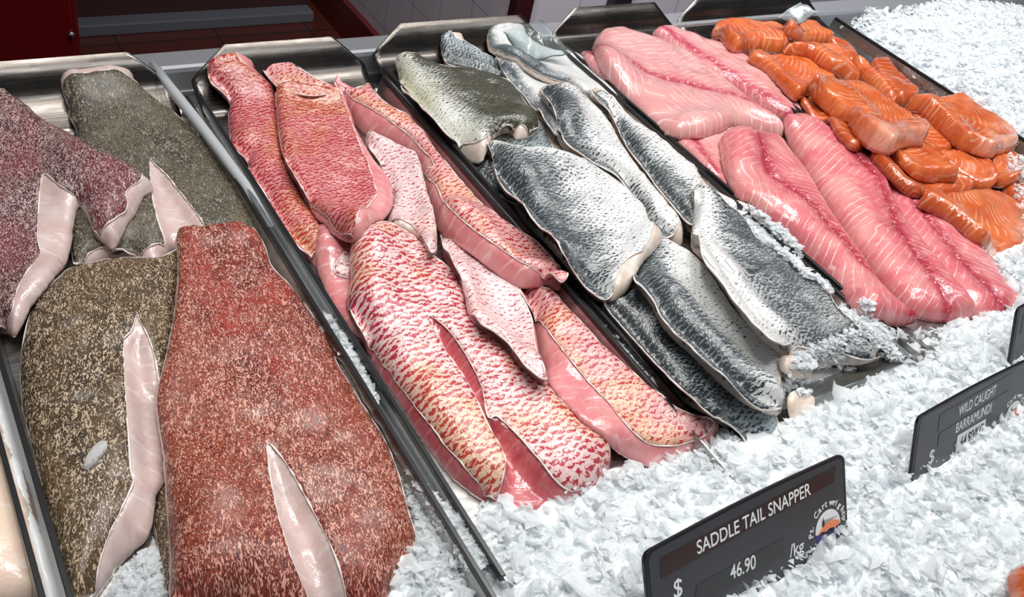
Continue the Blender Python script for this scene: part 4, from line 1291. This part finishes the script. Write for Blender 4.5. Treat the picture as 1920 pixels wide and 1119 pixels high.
# ---- salmon
G5 = 'salmon portions in the right hand tray'
SAL = [
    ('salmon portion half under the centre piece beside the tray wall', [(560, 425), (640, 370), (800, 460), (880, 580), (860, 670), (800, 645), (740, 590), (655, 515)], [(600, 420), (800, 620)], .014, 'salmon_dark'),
    ('salmon portion with a faint fold at the back left corner of its tray', [(192, 120), (250, 86), (330, 76), (402, 91), (462, 97), (523, 137), (560, 184), (500, 226), (430, 214), (370, 224), (300, 229), (245, 184)], [(200, 130), (540, 180)], .030, 'salmon'),
    ('small rounded salmon portion at the far back beside the clear film', [(507, 120), (540, 97), (602, 88), (654, 97), (686, 138), (745, 165), (700, 182), (620, 184), (560, 176), (516, 152)], [(510, 120), (740, 170)], .026, 'salmon'),
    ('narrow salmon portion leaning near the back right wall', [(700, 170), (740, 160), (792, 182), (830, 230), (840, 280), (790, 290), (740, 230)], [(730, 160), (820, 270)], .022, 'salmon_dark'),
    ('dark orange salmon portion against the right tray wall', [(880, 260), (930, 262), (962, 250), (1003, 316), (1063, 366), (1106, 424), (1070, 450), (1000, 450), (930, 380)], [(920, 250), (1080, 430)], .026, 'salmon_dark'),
    ('slim salmon portion standing on edge left of the dark one', [(815, 252), (850, 248), (885, 260), (935, 328), (985, 398), (1010, 450), (950, 440), (895, 365), (845, 315)], [(840, 250), (980, 430)], .026, 'salmon'),
    ('flat salmon portion behind the centre piece at left', [(345, 230), (430, 216), (482, 236), (562, 221), (643, 236), (723, 296), (775, 345), (700, 370), (640, 400), (565, 440), (495, 366), (425, 296)], [(400, 220), (650, 400)], .024, 'salmon'),
    ('striped salmon portion curving over the ones behind the centre', [(496, 228), (560, 180), (622, 165), (684, 165), (745, 186), (795, 238), (835, 298), (856, 350), (790, 350), (700, 300), (630, 240), (560, 230)], [(540, 200), (850, 350)], .024, 'salmon'),
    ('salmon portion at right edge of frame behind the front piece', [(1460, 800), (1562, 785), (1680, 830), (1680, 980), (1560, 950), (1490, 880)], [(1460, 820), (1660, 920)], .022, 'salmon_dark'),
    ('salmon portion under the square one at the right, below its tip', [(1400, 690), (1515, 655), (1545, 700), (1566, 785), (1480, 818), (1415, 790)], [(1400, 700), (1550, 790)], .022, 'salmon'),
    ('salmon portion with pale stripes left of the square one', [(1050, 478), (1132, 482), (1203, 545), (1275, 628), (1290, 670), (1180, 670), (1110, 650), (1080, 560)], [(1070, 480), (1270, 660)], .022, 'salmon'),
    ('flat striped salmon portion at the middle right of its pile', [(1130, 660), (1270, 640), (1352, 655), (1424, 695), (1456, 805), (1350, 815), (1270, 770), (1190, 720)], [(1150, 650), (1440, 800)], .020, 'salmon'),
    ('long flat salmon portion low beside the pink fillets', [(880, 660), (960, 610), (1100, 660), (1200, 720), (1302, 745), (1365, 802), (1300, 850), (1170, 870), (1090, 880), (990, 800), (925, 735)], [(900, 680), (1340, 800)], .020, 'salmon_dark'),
    ('folded salmon portion below the tip of the centre piece', [(955, 640), (1040, 580), (1150, 600), (1190, 650), (1225, 718), (1290, 775), (1200, 788), (1100, 768), (1030, 724)], [(980, 640), (1280, 780)], .024, 'salmon'),
    ('big front salmon portion meeting the ice, bright orange with stripes', [(1095, 862), (1180, 827), (1282, 820), (1382, 810), (1462, 815), (1524, 866), (1600, 900), (1680, 980), (1680, 1080), (1500, 1120), (1400, 1110), (1340, 1060), (1270, 995), (1190, 935)], [(1110, 850), (1600, 1060)], .026, 'salmon_pale'),
    ('square salmon portion with a pale striped end at the right wall', [(1040, 440), (1110, 426), (1202, 426), (1282, 426), (1353, 466), (1423, 516), (1494, 586), (1530, 642), (1512, 666), (1445, 668), (1410, 697), (1330, 656), (1278, 646), (1226, 586), (1146, 516), (1065, 474)], [(1060, 440), (1500, 640)], .034, 'salmon_pale'),
    ('large centre salmon portion with a pale pointed end on top of the pile', [(616, 360), (680, 340), (782, 340), (862, 365), (943, 425), (1003, 455), (1064, 486), (1104, 556), (1130, 602), (1124, 632), (1060, 627), (1012, 646), (962, 692), (898, 646), (816, 596), (756, 526), (686, 446), (634, 404)], [(640, 360), (1040, 640)], .034, 'salmon_pale'),
]
for i, (lab, out, ax_, T_, m_) in enumerate(SAL):
    fillet('salmon_portion', lab, 'fish', px('S5', out), axis=px('S5', ax_), T=T_ * 0.8, w=.008, mat_f=S[m_], seed=60 + i, group=G5, edge=.006,
           power=0.42, smooth_r=3, ragged=.0008, far=.5)

# ------------------------------------------------------------------ ice
def shard_templates(n=24):
    out = []
    for s in range(n):
        r = np.random.default_rng(100 + s)
        k = int(r.integers(7, 12))
        p = r.normal(size=(k, 3))
        p /= np.linalg.norm(p, axis=1)[:, None]
        p *= (0.6 + 0.5 * r.random((k, 1)))
        p *= np.array([1.0, 0.45 + 0.4 * r.random(), 0.16 + 0.25 * r.random()])
        bm = bmesh.new()
        vs = [bm.verts.new(q) for q in p]
        bmesh.ops.convex_hull(bm, input=vs)
        loose = [v for v in bm.verts if not v.link_faces]
        bmesh.ops.delete(bm, geom=loose, context='VERTS')
        bmesh.ops.triangulate(bm, faces=bm.faces)
        bm.verts.index_update()
        V = np.array([v.co[:] for v in bm.verts]); F = np.array([[v.index for v in f.verts] for f in bm.faces])
        bm.free()
        out.append((V, F))
    return out


TPL = shard_templates()


def rand_rot(r, n, flat=0.9):
    """random turn about z, then a random tilt"""
    a = r.random(n) * 2 * np.pi
    t = np.clip(r.normal(size=n) * flat, -2, 2)
    b = r.random(n) * 2 * np.pi
    ca, sa = np.cos(a), np.sin(a)
    Rz = np.zeros((n, 3, 3)); Rz[:, 0, 0] = ca; Rz[:, 0, 1] = -sa; Rz[:, 1, 0] = sa; Rz[:, 1, 1] = ca; Rz[:, 2, 2] = 1
    ax = np.column_stack([np.cos(b), np.sin(b), np.zeros(n)])
    c, s = np.cos(t), np.sin(t)
    K = np.zeros((n, 3, 3)); K[:, 0, 2] = ax[:, 1]; K[:, 1, 2] = -ax[:, 0]; K[:, 2, 0] = -ax[:, 1]; K[:, 2, 1] = ax[:, 0]
    R = np.eye(3)[None] + s[:, None, None] * K + (1 - c)[:, None, None] * (K @ K)
    return R @ Rz


def shards(name, P, size, mat, seed, flat=0.6, parent=None):
    r = np.random.default_rng(seed)
    n = len(P)
    which = r.integers(0, len(TPL), n)
    R = rand_rot(r, n, flat)
    VV, FF, off = [], [], 0
    for t, (V, F) in enumerate(TPL):
        m = np.where(which == t)[0]
        if not len(m): continue
        W = np.einsum('nij,kj->nki', R[m], V) * size[m][:, None, None] + P[m][:, None, :]
        VV.append(W.reshape(-1, 3))
        k = len(V)
        FF.append((F[None] + (np.arange(len(m)) * k)[:, None, None]).reshape(-1, 3) + off)
        off += len(m) * k
    V = np.vstack(VV).astype(np.float32); F = np.vstack(FF).astype(np.int32)
    me = bpy.data.meshes.new(name)
    me.vertices.add(len(V)); me.vertices.foreach_set('co', V.ravel())
    me.loops.add(F.size); me.loops.foreach_set('vertex_index', F.ravel())
    me.polygons.add(len(F)); me.polygons.foreach_set('loop_start', np.arange(0, F.size, 3, dtype=np.int32))
    me.polygons.foreach_set('use_smooth', np.zeros(len(F), bool))
    me.update(calc_edges=True)
    me.materials.append(mat)
    o = bpy.data.objects.new(name, me); C.objects.link(o)
    if parent is not None: o.parent = parent
    return o


FISH = FIELD.copy()
for k in range(6):
    _m = (GX > XT[k][0]) & (GX < XT[k][1]) & (GY > YT[k][0]) & (FISH < ZT[k] + 0.002)
    FISH[_m] = 0.870
              # height of everything lying in the trays


def bed_height(P):
    """top of the packed ice, before the loose flakes"""
    x, y = P[:, 0], P[:, 1]
    yf = np.interp(x, [0.0, 0.25, 0.5, 0.8, 1.0, 1.35, 1.9], [0.10, 0.24, 0.285, 0.305, 0.375, 0.47, 0.52])
    f = np.clip((yf - y) / 0.05 + 0.35, 0, 1)
    front = 0.900 + 0.006 * np.clip((yf - y) / 0.12, 0, 1)
    low = 0.886
    z = low * (1 - f) + front * f
    g = np.clip((x - 1.352) / 0.03, 0, 1)
    z = z * (1 - g) + np.maximum(z, 0.905 + 0.02 * np.clip((x - 1.36) / 0.2, 0, 1)) * g
    z = z + 0.005 * vnoise(P, 13, 3) + 0.0035 * vnoise(P, 31, 4) + 0.002 * vnoise(P, 80, 5)
    return z


def in_tray(P, grow=0.0):
    m = np.zeros(len(P), bool)
    for k in range(6):
        x0, x1 = XT[k]; y0, y1 = YT[k]
        m |= (P[:, 0] > x0 - grow) & (P[:, 0] < x1 + grow) & (P[:, 1] > y0 - grow) & (P[:, 1] < y1 + 0.1)
    return m


# where the ice is seen to lie over the ends of the fish and trays (an outline on the ice, z = 0.905)
front_px = [(560, 560), (600, 590), (640, 650), (690, 720), (712, 800), (745, 900), (775, 985), (830, 930), (870, 985), (925, 1075), (893, 962), (913, 908), (938, 888), (970, 905), (1020, 908), (1075, 892), (1145, 868),
            (1180, 850), (1235, 850), (1290, 815), (1340, 795), (1400, 830), (1440, 855), (1468, 812), (1500, 740), (1530, 745), (1600, 715), (1700, 668), (1740, 665), (1690, 640), (1665, 610), (1720, 600),
            (1800, 585), (1905, 572), (1900, 540), (1850, 480), (1835, 462), (1900, 462), (1960, 450), (2500, 520), (3300, 900), (3300, 1900), (700, 1500), (715, 1119), (760, 1030), (730, 985), (700, 900), (690, 760), (640, 700), (600, 640)]
FRONT = at_many(chaikin(front_px, 1), 0.905)

# packed ice below
gx = np.arange(-0.33, 2.42, 0.004); gy = np.arange(-0.33, 0.936, 0.004)
X, Y = np.meshgrid(gx, gy)
PB = np.column_stack([X.ravel(), Y.ravel()])
zb = bed_height(PB) - 0.003 + 0.0018 * vnoise(PB, 170, 9) + 0.0012 * vnoise(PB, 110, 10)
it = in_tray(PB, 0.004)
fr = inside(PB, FRONT)
zb = np.where(it & ~fr, 0.8655, zb)
zb = np.where(PB[:, 1] > 0.90, 0.8655, zb)
backlim = np.interp(PB[:, 0], [1.36, 1.42, 1.6, 1.75, 1.95, 2.42], [0.93, 0.93, 0.925, 0.90, 0.86, 0.78])
right = PB[:, 0] > 1.352
zb = np.where(right & (PB[:, 1] > backlim), 0.8655, zb)
nxg, nyg = len(gx), len(gy)
q = (np.arange(nyg - 1)[:, None] * nxg + np.arange(nxg - 1)[None, :]).ravel()
F = np.column_stack([q, q + 1, q + nxg + 1, q + nxg])
ice = empty('crushed_ice', (0.9, 0.2, 0.865))
b = mesh_obj('packed_bed', np.column_stack([PB, zb]), F, S['ice_bed'], None, True)
adopt(b, ice)
tag(b, kind='stuff')


def scatter(n, x0, x1, y0, y1, seed):
    r = np.random.default_rng(seed)
    return np.column_stack([x0 + (x1 - x0) * r.random(n), y0 + (y1 - y0) * r.random(n)]), r


# loose flakes in front
P, r = scatter(127000, 0.10, 2.38, -0.22, 0.80, 1)
m = inside(P, FRONT) & ~((P[:, 0] < 0.27) & (sample(FISH, P) > 0.8715))
P = P[m]; n = len(P)
near = in_tray(P)
zf = np.maximum(bed_height(P), 0)
fh = sample(FISH, P)
zf = np.where(near, np.maximum(zf, fh + 0.001), zf)
edge_d = edge_dist(P, FRONT)
zf = zf + np.where(near, -0.004 * np.clip(1 - edge_d / 0.01, 0, 1), 0)
size = 0.0034 + 0.0085 * r.random(n) ** 2.0 + 0.008 * (r.random(n) > 0.96)
P3_ = np.column_stack([P, zf + (r.random(n) - 0.45) * 0.009])
o = shards('loose_flakes', P3_, size, S['ice'], 21)
tag(o, kind='stuff')
adopt(o, ice)
tag(ice, 'crushed ice heaped over the front of the counter around the price tags', 'ice', kind='stuff')

# flakes in the gaps between the trays
gap_specs = [
    ('crushed_ice', 'thin line of crushed ice between the red grouper fillet and the snapper tray', [(575, 575), (612, 590), (655, 650), (700, 740), (730, 830), (790, 915), (850, 960), (930, 1075), (760, 1100), (735, 960), (705, 860), (680, 740), (640, 660), (600, 625)], 0.891, 22000, 31),
    ('crushed_ice', 'crushed ice in the gap between snapper tray and barramundi tray', [(1105, 575), (1140, 590), (1200, 660), (1260, 720), (1320, 780), (1400, 840), (1280, 800), (1220, 730), (1160, 650)], 0.890, 5000, 32),
    ('crushed_ice', 'small heap of crushed ice between barramundi and pink fillets', [(1395, 380), (1420, 400), (1480, 440), (1520, 500), (1560, 560), (1520, 540), (1470, 490), (1425, 450)], 0.906, 4200, 33),
    ('crushed_ice', 'patch of crushed ice at the front right corner of the barramundi tray', [(1560, 590), (1600, 575), (1640, 600), (1680, 630), (1700, 660), (1660, 640), (1620, 620)], 0.905, 2500, 34),
    ('crushed_ice', 'wet crushed ice between golden brown fillet and red fillet at the bottom', [(215, 1070), (290, 1000), (305, 1060), (318, 1160), (180, 1160)], 0.884, 3000, 35),
    ('crushed_ice', 'melting crushed ice on the bare end of the barramundi tray', [(1462, 720), (1480, 690), (1530, 668), (1580, 662), (1650, 662), (1600, 690), (1560, 705), (1530, 735), (1500, 760), (1470, 765)], 0.885, 5000, 37),
    ('crushed_ice', 'clump of crushed ice at the right edge beside the salmon tray', [(1890, 270), (1940, 280), (1990, 420), (1990, 480), (1920, 460), (1915, 330)], 0.915, 2500, 36),
]
for nm, lab, poly, z, cnt, sd in gap_specs:
    L = at_many(chaikin(poly, 1), z)
    lo, hi = L.min(0), L.max(0)
    P, r = scatter(cnt, lo[0], hi[0], lo[1], hi[1], sd)
    P = P[inside(P, L)]
    if sd in (31, 32, 35): P = P[sample(FISH, P) < 0.8712]
    n = len(P)
    if n == 0: continue
    fh = sample(FISH, P)
    zz = np.where(in_tray(P), np.maximum(fh + 0.001, z - 0.012), z)
    zz = zz + (r.random(n) - 0.5) * 0.01
    o = shards(nm, np.column_stack([P, zz]), 0.0028 + 0.0058 * r.random(n) ** 2, S['ice'], sd)
    c = np.array([P[:, 0].mean(), P[:, 1].mean(), z])
    o.data.transform(Matrix.Translation(-Vector(c))); o.location = c
    tag(o, lab, 'ice', kind='stuff')

# open ice on the right
P, r = scatter(50000, 1.352, 2.40, 0.36, 0.935, 41)
bl = np.interp(P[:, 0], [1.36, 1.42, 1.6, 1.75, 1.95, 2.42], [0.93, 0.93, 0.925, 0.90, 0.86, 0.78])
m = (P[:, 1] < bl + 0.006 * vnoise(P, 40, 8)) & ~inside(P, FRONT)
P = P[m]; n = len(P)
size = 0.0036 + 0.0070 * r.random(n) ** 2.2
o = shards('crushed_ice', np.column_stack([P, bed_height(P) + (r.random(n) - 0.45) * 0.009]), size, S['ice'], 42)
tag(o, 'open field of crushed ice right of the salmon tray', 'ice', kind='stuff')

# ------------------------------------------------------------------ price tags
tagm = plain('black_tag_face', (0.040, 0.040, 0.046), 0.32)
tagb = plain('black_tag_body', (0.008, 0.008, 0.009), 0.22)
white = plain('white_print', (0.80, 0.80, 0.80), 0.5)
brown_ = plain('brown_strip', (0.030, 0.010, 0.008), 0.25)
gstrip = plain('grey_strip', (0.028, 0.028, 0.030), 0.3)
orange_ = plain('orange_print', (0.85, 0.25, 0.10), 0.5)
navy = plain('navy_print', (0.03, 0.03, 0.22), 0.5)
greyp = plain('grey_print', (0.35, 0.35, 0.36), 0.5)
blackp = plain('black_print', (0.01, 0.01, 0.012), 0.5)


class Plate:
    """a tag's own plane: u to the right, v up, n out of its face"""

    def __init__(s, top_left, width, height, W, U, name, label, thick=0.003, r=0.007, side=0.0):
        s.O = np.asarray(top_left, float)
        s.W = np.asarray(W, float); s.W /= np.linalg.norm(s.W)
        s.U = np.asarray(U, float); s.U -= s.W * (s.U @ s.W); s.U /= np.linalg.norm(s.U)
        s.N = np.cross(s.W, s.U)
        s.w = width; s.h = height; s.th = thick
        P = []
        for cx, cy, a0 in ((width - r, -r, 0), (r, -r, 90), (r, -height + r, 180), (width - r, -height + r, 270)):
            for k in range(6):
                a = math.radians(a0 + 90 * k / 5)
                bow = 0.0035 * math.sin(math.pi * min(1, max(0, cx / width))) if a0 < 180 else 0
                P.append((cx + r * math.cos(a), cy + r * math.sin(a)))
        # a top edge that bows up slightly
        top = [(width - r - (width - 2 * r) * t, 0.0022 * math.sin(math.pi * t)) for t in np.linspace(0, 1, 14)[1:-1]]
        P = P[:6] + top + P[6:]
        s.root = empty('price_tag', s.O)
        mb = MB().plate([s.p(u, v, -thick) for u, v in P], s.N, thick)
        o = mb.build('tag_plate', tagb, None, bevel=0.0006)
        adopt(o, s.root)
        c = np.array(P).mean(0)
        Pi = [(c[0] + (u - c[0]) * (1 - 0.0035 / (width / 2)), c[1] + (v - c[1]) * (1 - 0.0030 / (height / 2))) for u, v in P]
        mb = MB().plate([s.p(u, v, 0.0) for u, v in Pi], s.N, 0.00025)
        adopt(mb.build('tag_face', tagm), s.root)
        tag(s.root, label, 'price tag', 'black price tags standing in the ice')

    def p(s, u, v, n=0.0):
        return s.O + s.W * u + s.U * v + s.N * n

    def uv(s, x, y):
        """where on the tag a point of the photograph lies"""
        d = ray(x, y)
        o = np.array([0, 0, CAM_H])
        t = ((s.O - o) @ s.N) / (d @ s.N)
        q = o + d * t - s.O
        return q @ s.W, q @ s.U

    def poly(s, name, pts, mat, n=0.0004, t=0.00012, label=None):
        mb = MB().plate([s.p(u, v, n) for u, v in pts], s.N, t)
        o = mb.build(name, mat)
        adopt(o, s.root)
        if label: o['label'] = label
        return o

    def text(s, txt, u, v, size, mat, name='lettering', width=None, rot=0.0, n=0.00055, shear=0.0, bold=0.0, label=None):
        cu = bpy.data.curves.new(name, 'FONT')
        cu.body = txt
        cu.size = size
        cu.extrude = 0.00008
        cu.offset = bold
        cu.shear = shear
        o = bpy.data.objects.new('tmp', cu)
        C.objects.link(o)
        bpy.context.view_layer.update()
        me = bpy.data.meshes.new_from_object(o)
        C.objects.unlink(o)
        bpy.data.objects.remove(o)
        co = np.array([v_.co[:] for v_ in me.vertices])
        if width is not None and len(co):
            k = width / (co[:, 0].max() - co[:, 0].min())
            co[:, 0] = (co[:, 0] - co[:, 0].min()) * k
        ca, sa = math.cos(rot), math.sin(rot)
        W = [s.p(u + x * ca - y * sa, v + x * sa + y * ca, n + z) for x, y, z in co]
        for v_, q in zip(me.vertices, W): v_.co = q
        me.materials.clear(); me.materials.append(mat)
        t = bpy.data.objects.new(name, me)
        C.objects.link(t)
        adopt(t, s.root)
        if label: t['label'] = label
        return t

    def line(s, txt, a, b, cap, mat, name='lettering', bold=0.0, label=None):
        """text whose baseline runs from pixel a to pixel b"""
        ua = s.uv(*a); ub = s.uv(*b)
        L = math.hypot(ub[0] - ua[0], ub[1] - ua[1])
        return s.text(txt, ua[0], ua[1], cap / 0.7, mat, name, L, math.atan2(ub[1] - ua[1], ub[0] - ua[0]), bold=bold, label=label)

    def px_poly(s, name, pts, mat, n=0.0004, label=None):
        return s.poly(name, [s.uv(*q) for q in pts], mat, n, label=label)

    def logo(s, cu, cv, R, arc=True):
        """half-round badge: white sky with a dark peak, orange band, navy sea, name on an arc above"""
        def arcpts(r, a0, a1, k=24): return [(cu + r * math.cos(math.radians(a0 + (a1 - a0) * i / k)), cv + r * math.sin(math.radians(a0 + (a1 - a0) * i / k))) for i in range(k + 1)]
        s.poly('badge_disc', arcpts(R, -5, 185), white, 0.0004)
        s.poly('badge_sea', arcpts(R, 184, 356), navy, 0.0004)
        s.poly('badge_hill', [(cu - .55 * R, cv + .32 * R), (cu - .42 * R, cv + .62 * R), (cu - .35 * R, cv + .75 * R), (cu - .28 * R, cv + .55 * R), (cu + .1 * R, cv + .5 * R), (cu + .85 * R, cv + .42 * R), (cu - .1 * R, cv + .30 * R)], greyp, 0.0006)
        s.poly('badge_lighthouse', [(cu - .46 * R, cv + .02 * R), (cu - .44 * R, cv + .5 * R), (cu - .36 * R, cv + .62 * R), (cu - .30 * R, cv + .5 * R), (cu - .26 * R, cv + .02 * R)], blackp, 0.0008)
        s.poly('badge_orange_band', [(cu - .92 * R, cv - .1 * R), (cu - .6 * R, cv + .12 * R), (cu - .2 * R, cv + .32 * R), (cu + .2 * R, cv + .36 * R), (cu + .5 * R, cv + .30 * R), (cu + .9 * R, cv + .14 * R), (cu + .88 * R, cv - .06 * R), (cu + .5 * R, cv - .14 * R),
                                      (cu + .1 * R, cv - .02 * R), (cu - .2 * R, cv - .12 * R), (cu - .5 * R, cv - .02 * R)], orange_, 0.0010)
        s.poly('badge_wave', [(cu - .7 * R, cv - .16 * R), (cu - .3 * R, cv - .10 * R), (cu + .1 * R, cv - .18 * R), (cu + .7 * R, cv - .12 * R), (cu + .7 * R, cv - .24 * R), (cu + .1 * R, cv - .30 * R), (cu - .4 * R, cv - .22 * R)], blackp, 0.0012)
        if arc:
            word = 'Pt. Cartwright'
            n = len(word)
            wts = [1.0, .6, .5, .55, 1.15, .9, .65, .6, 1.15, .65, .45, .95, .9, .6]
            tot = sum(wts)
            acc = 0
            for ch, wt in zip(word, wts):
                a = 186 - (186 - 8) * (acc + wt / 2) / tot
                acc += wt
                if ch == ' ': continue
                rr = R * 1.20
                sz = R * 0.50
                aa = math.radians(a)
                half = sz * 0.27
                u = cu + rr * math.cos(aa) - half * math.sin(aa)
                v = cv + rr * math.sin(aa) + half * math.cos(aa)
                s.text(ch, u, v, sz, white, 'badge_letter', None, aa - math.pi / 2, bold=R * 0.008)


S1 = lambda x, y: (1180 + x / 3.508, 800 + y / 3.508)
T1 = Plate(at(1206, 1038, CAM_H - .488), .205, .115, (1, .04, -.012), (0, .54, .84), 'price_tag',
           'black price tag reading SADDLE TAIL SNAPPER standing in the ice')
T1.px_poly('name_strip', [S1(205, 1000), S1(1345, 358), S1(1360, 252), S1(203, 862)], brown_, label='dark brown name strip')
T1.px_poly('price_strip', [S1(432, 1119), S1(440, 1040), S1(1010, 725), S1(1015, 850), S1(700, 1030), S1(520, 1130)], gstrip, 0.0004)
T1.line('SADDLE TAIL SNAPPER', S1(445, 838), S1(1190, 442), .0098, white, 'name_lettering', 0.0001)
T1.line('46.90', S1(662, 1005), S1(828, 925), .0105, white, 'price_lettering', 0.0001)
T1.line('/kg', S1(1052, 860), S1(1145, 812), .0098, white, 'unit_lettering', 0.0001)
T1.line('$', S1(290, 1128), S1(345, 1104), .013, white, 'currency_lettering', 0.0001)
cu, cv = T1.uv(*S1(1303, 655))
T1.logo(cu, cv - .001, .0145)

S2 = lambda x, y: (1660 + x / 2.797, 580 + y / 2.797)
T2 = Plate(at(1722, 783, CAM_H - .495), .205, .115, (1, .055, -.026), (0, .41, .91), 'price_tag',
           'black price tag reading WILD CAUGHT BARRAMUNDI standing in the ice')
T2.px_poly('name_strip', [S2(272, 640), S2(655, 400), S2(662, 330), S2(285, 550)], gstrip, 0.0004)
T2.px_poly('name_strip', [S2(270, 720), S2(640, 480), S2(645, 420), S2(280, 650)], gstrip, 0.0004)
T2.px_poly('price_label', [S2(362, 757), S2(518, 652), S2(524, 573), S2(375, 662)], white, 0.0005, label='white price label')
T2.line('WILD CAUGHT', S2(380, 560), S2(575, 442), .0095, white, 'name_lettering')
T2.line('BARRAMUNDI', S2(365, 648), S2(550, 535), .0095, white, 'name_lettering')
o_ = T2.line('64.90/KG', S2(388, 722), S2(506, 645), .0105, blackp, 'price_lettering')
o_.location = o_.location + Vector((T2.N * 0.0003).tolist())
T2.line('$', S2(222, 812), S2(250, 795), .013, white, 'currency_lettering')
cu, cv = T2.uv(*S2(668, 545))
T2.logo(cu, cv - .002, .0145)

T3 = Plate(at(1909, 578, CAM_H - .490), .205, .115, (1, .055, -.02), (0, .41, .91), 'price_tag',
           'black price tag with only its left edge showing at the right edge of the picture')
T3.poly('name_strip', [(.012, -.030), (.19, -.030), (.19, -.010), (.012, -.010)], gstrip, 0.0004)

# loose flakes piled against the faces of the tags, and a few larger pieces
for k, (T, edge, lab, sd) in enumerate((
        (T1, [S1(560, 1119), S1(700, 1080), S1(800, 1030), S1(860, 1050), S1(930, 960), S1(1060, 900), S1(1150, 830), S1(1210, 760), S1(1290, 740), S1(1380, 660), S1(1440, 600)], 'bank of ice flakes against the face of the SADDLE TAIL SNAPPER tag', 51),
        (T2, [S2(140, 1010), S2(205, 900), S2(245, 850), S2(300, 820), S2(370, 850), S2(420, 790), S2(480, 720), S2(560, 610), S2(610, 590), S2(680, 530), S2(740, 450), S2(800, 420)], 'bank of ice flakes against the face of the WILD CAUGHT BARRAMUNDI tag', 52))):
    r = np.random.default_rng(sd)
    uvs_ = np.array([T.uv(*q) for q in edge])
    n = 5200
    u = uvs_[:, 0].min() + (uvs_[:, 0].max() - uvs_[:, 0].min()) * r.random(n)
    top = np.interp(u, uvs_[:, 0], uvs_[:, 1])
    s_ = r.random(n)
    v = top - (0.011 if T is T1 else 0.018) - s_ * 0.07
    nn = 0.003 + (s_ * 0.07) * 0.9 * r.random(n)
    P = T.O[None] + T.W[None] * u[:, None] + T.U[None] * v[:, None] + T.N[None] * nn[:, None]
    P = P[P[:, 2] > 0.875]
    o = shards('ice_bank', P, 0.0034 + 0.0066 * r.random(len(P)) ** 2, S['ice'], sd + 5)
    c = np.array(P.mean(0))
    o.data.transform(Matrix.Translation(-Vector(c))); o.location = c
    tag(o, lab, 'ice', kind='stuff')

fillet('prawn_piece', 'blurred orange red piece on the ice at the bottom right corner', 'fish',
       px('F', [(1890, 1070), (1925, 1045), (1990, 1030), (2040, 1100), (1990, 1160), (1900, 1150)]), T=.02, w=.016,
       mat_f=S['salmon_dark'], base=.916, seed=90)
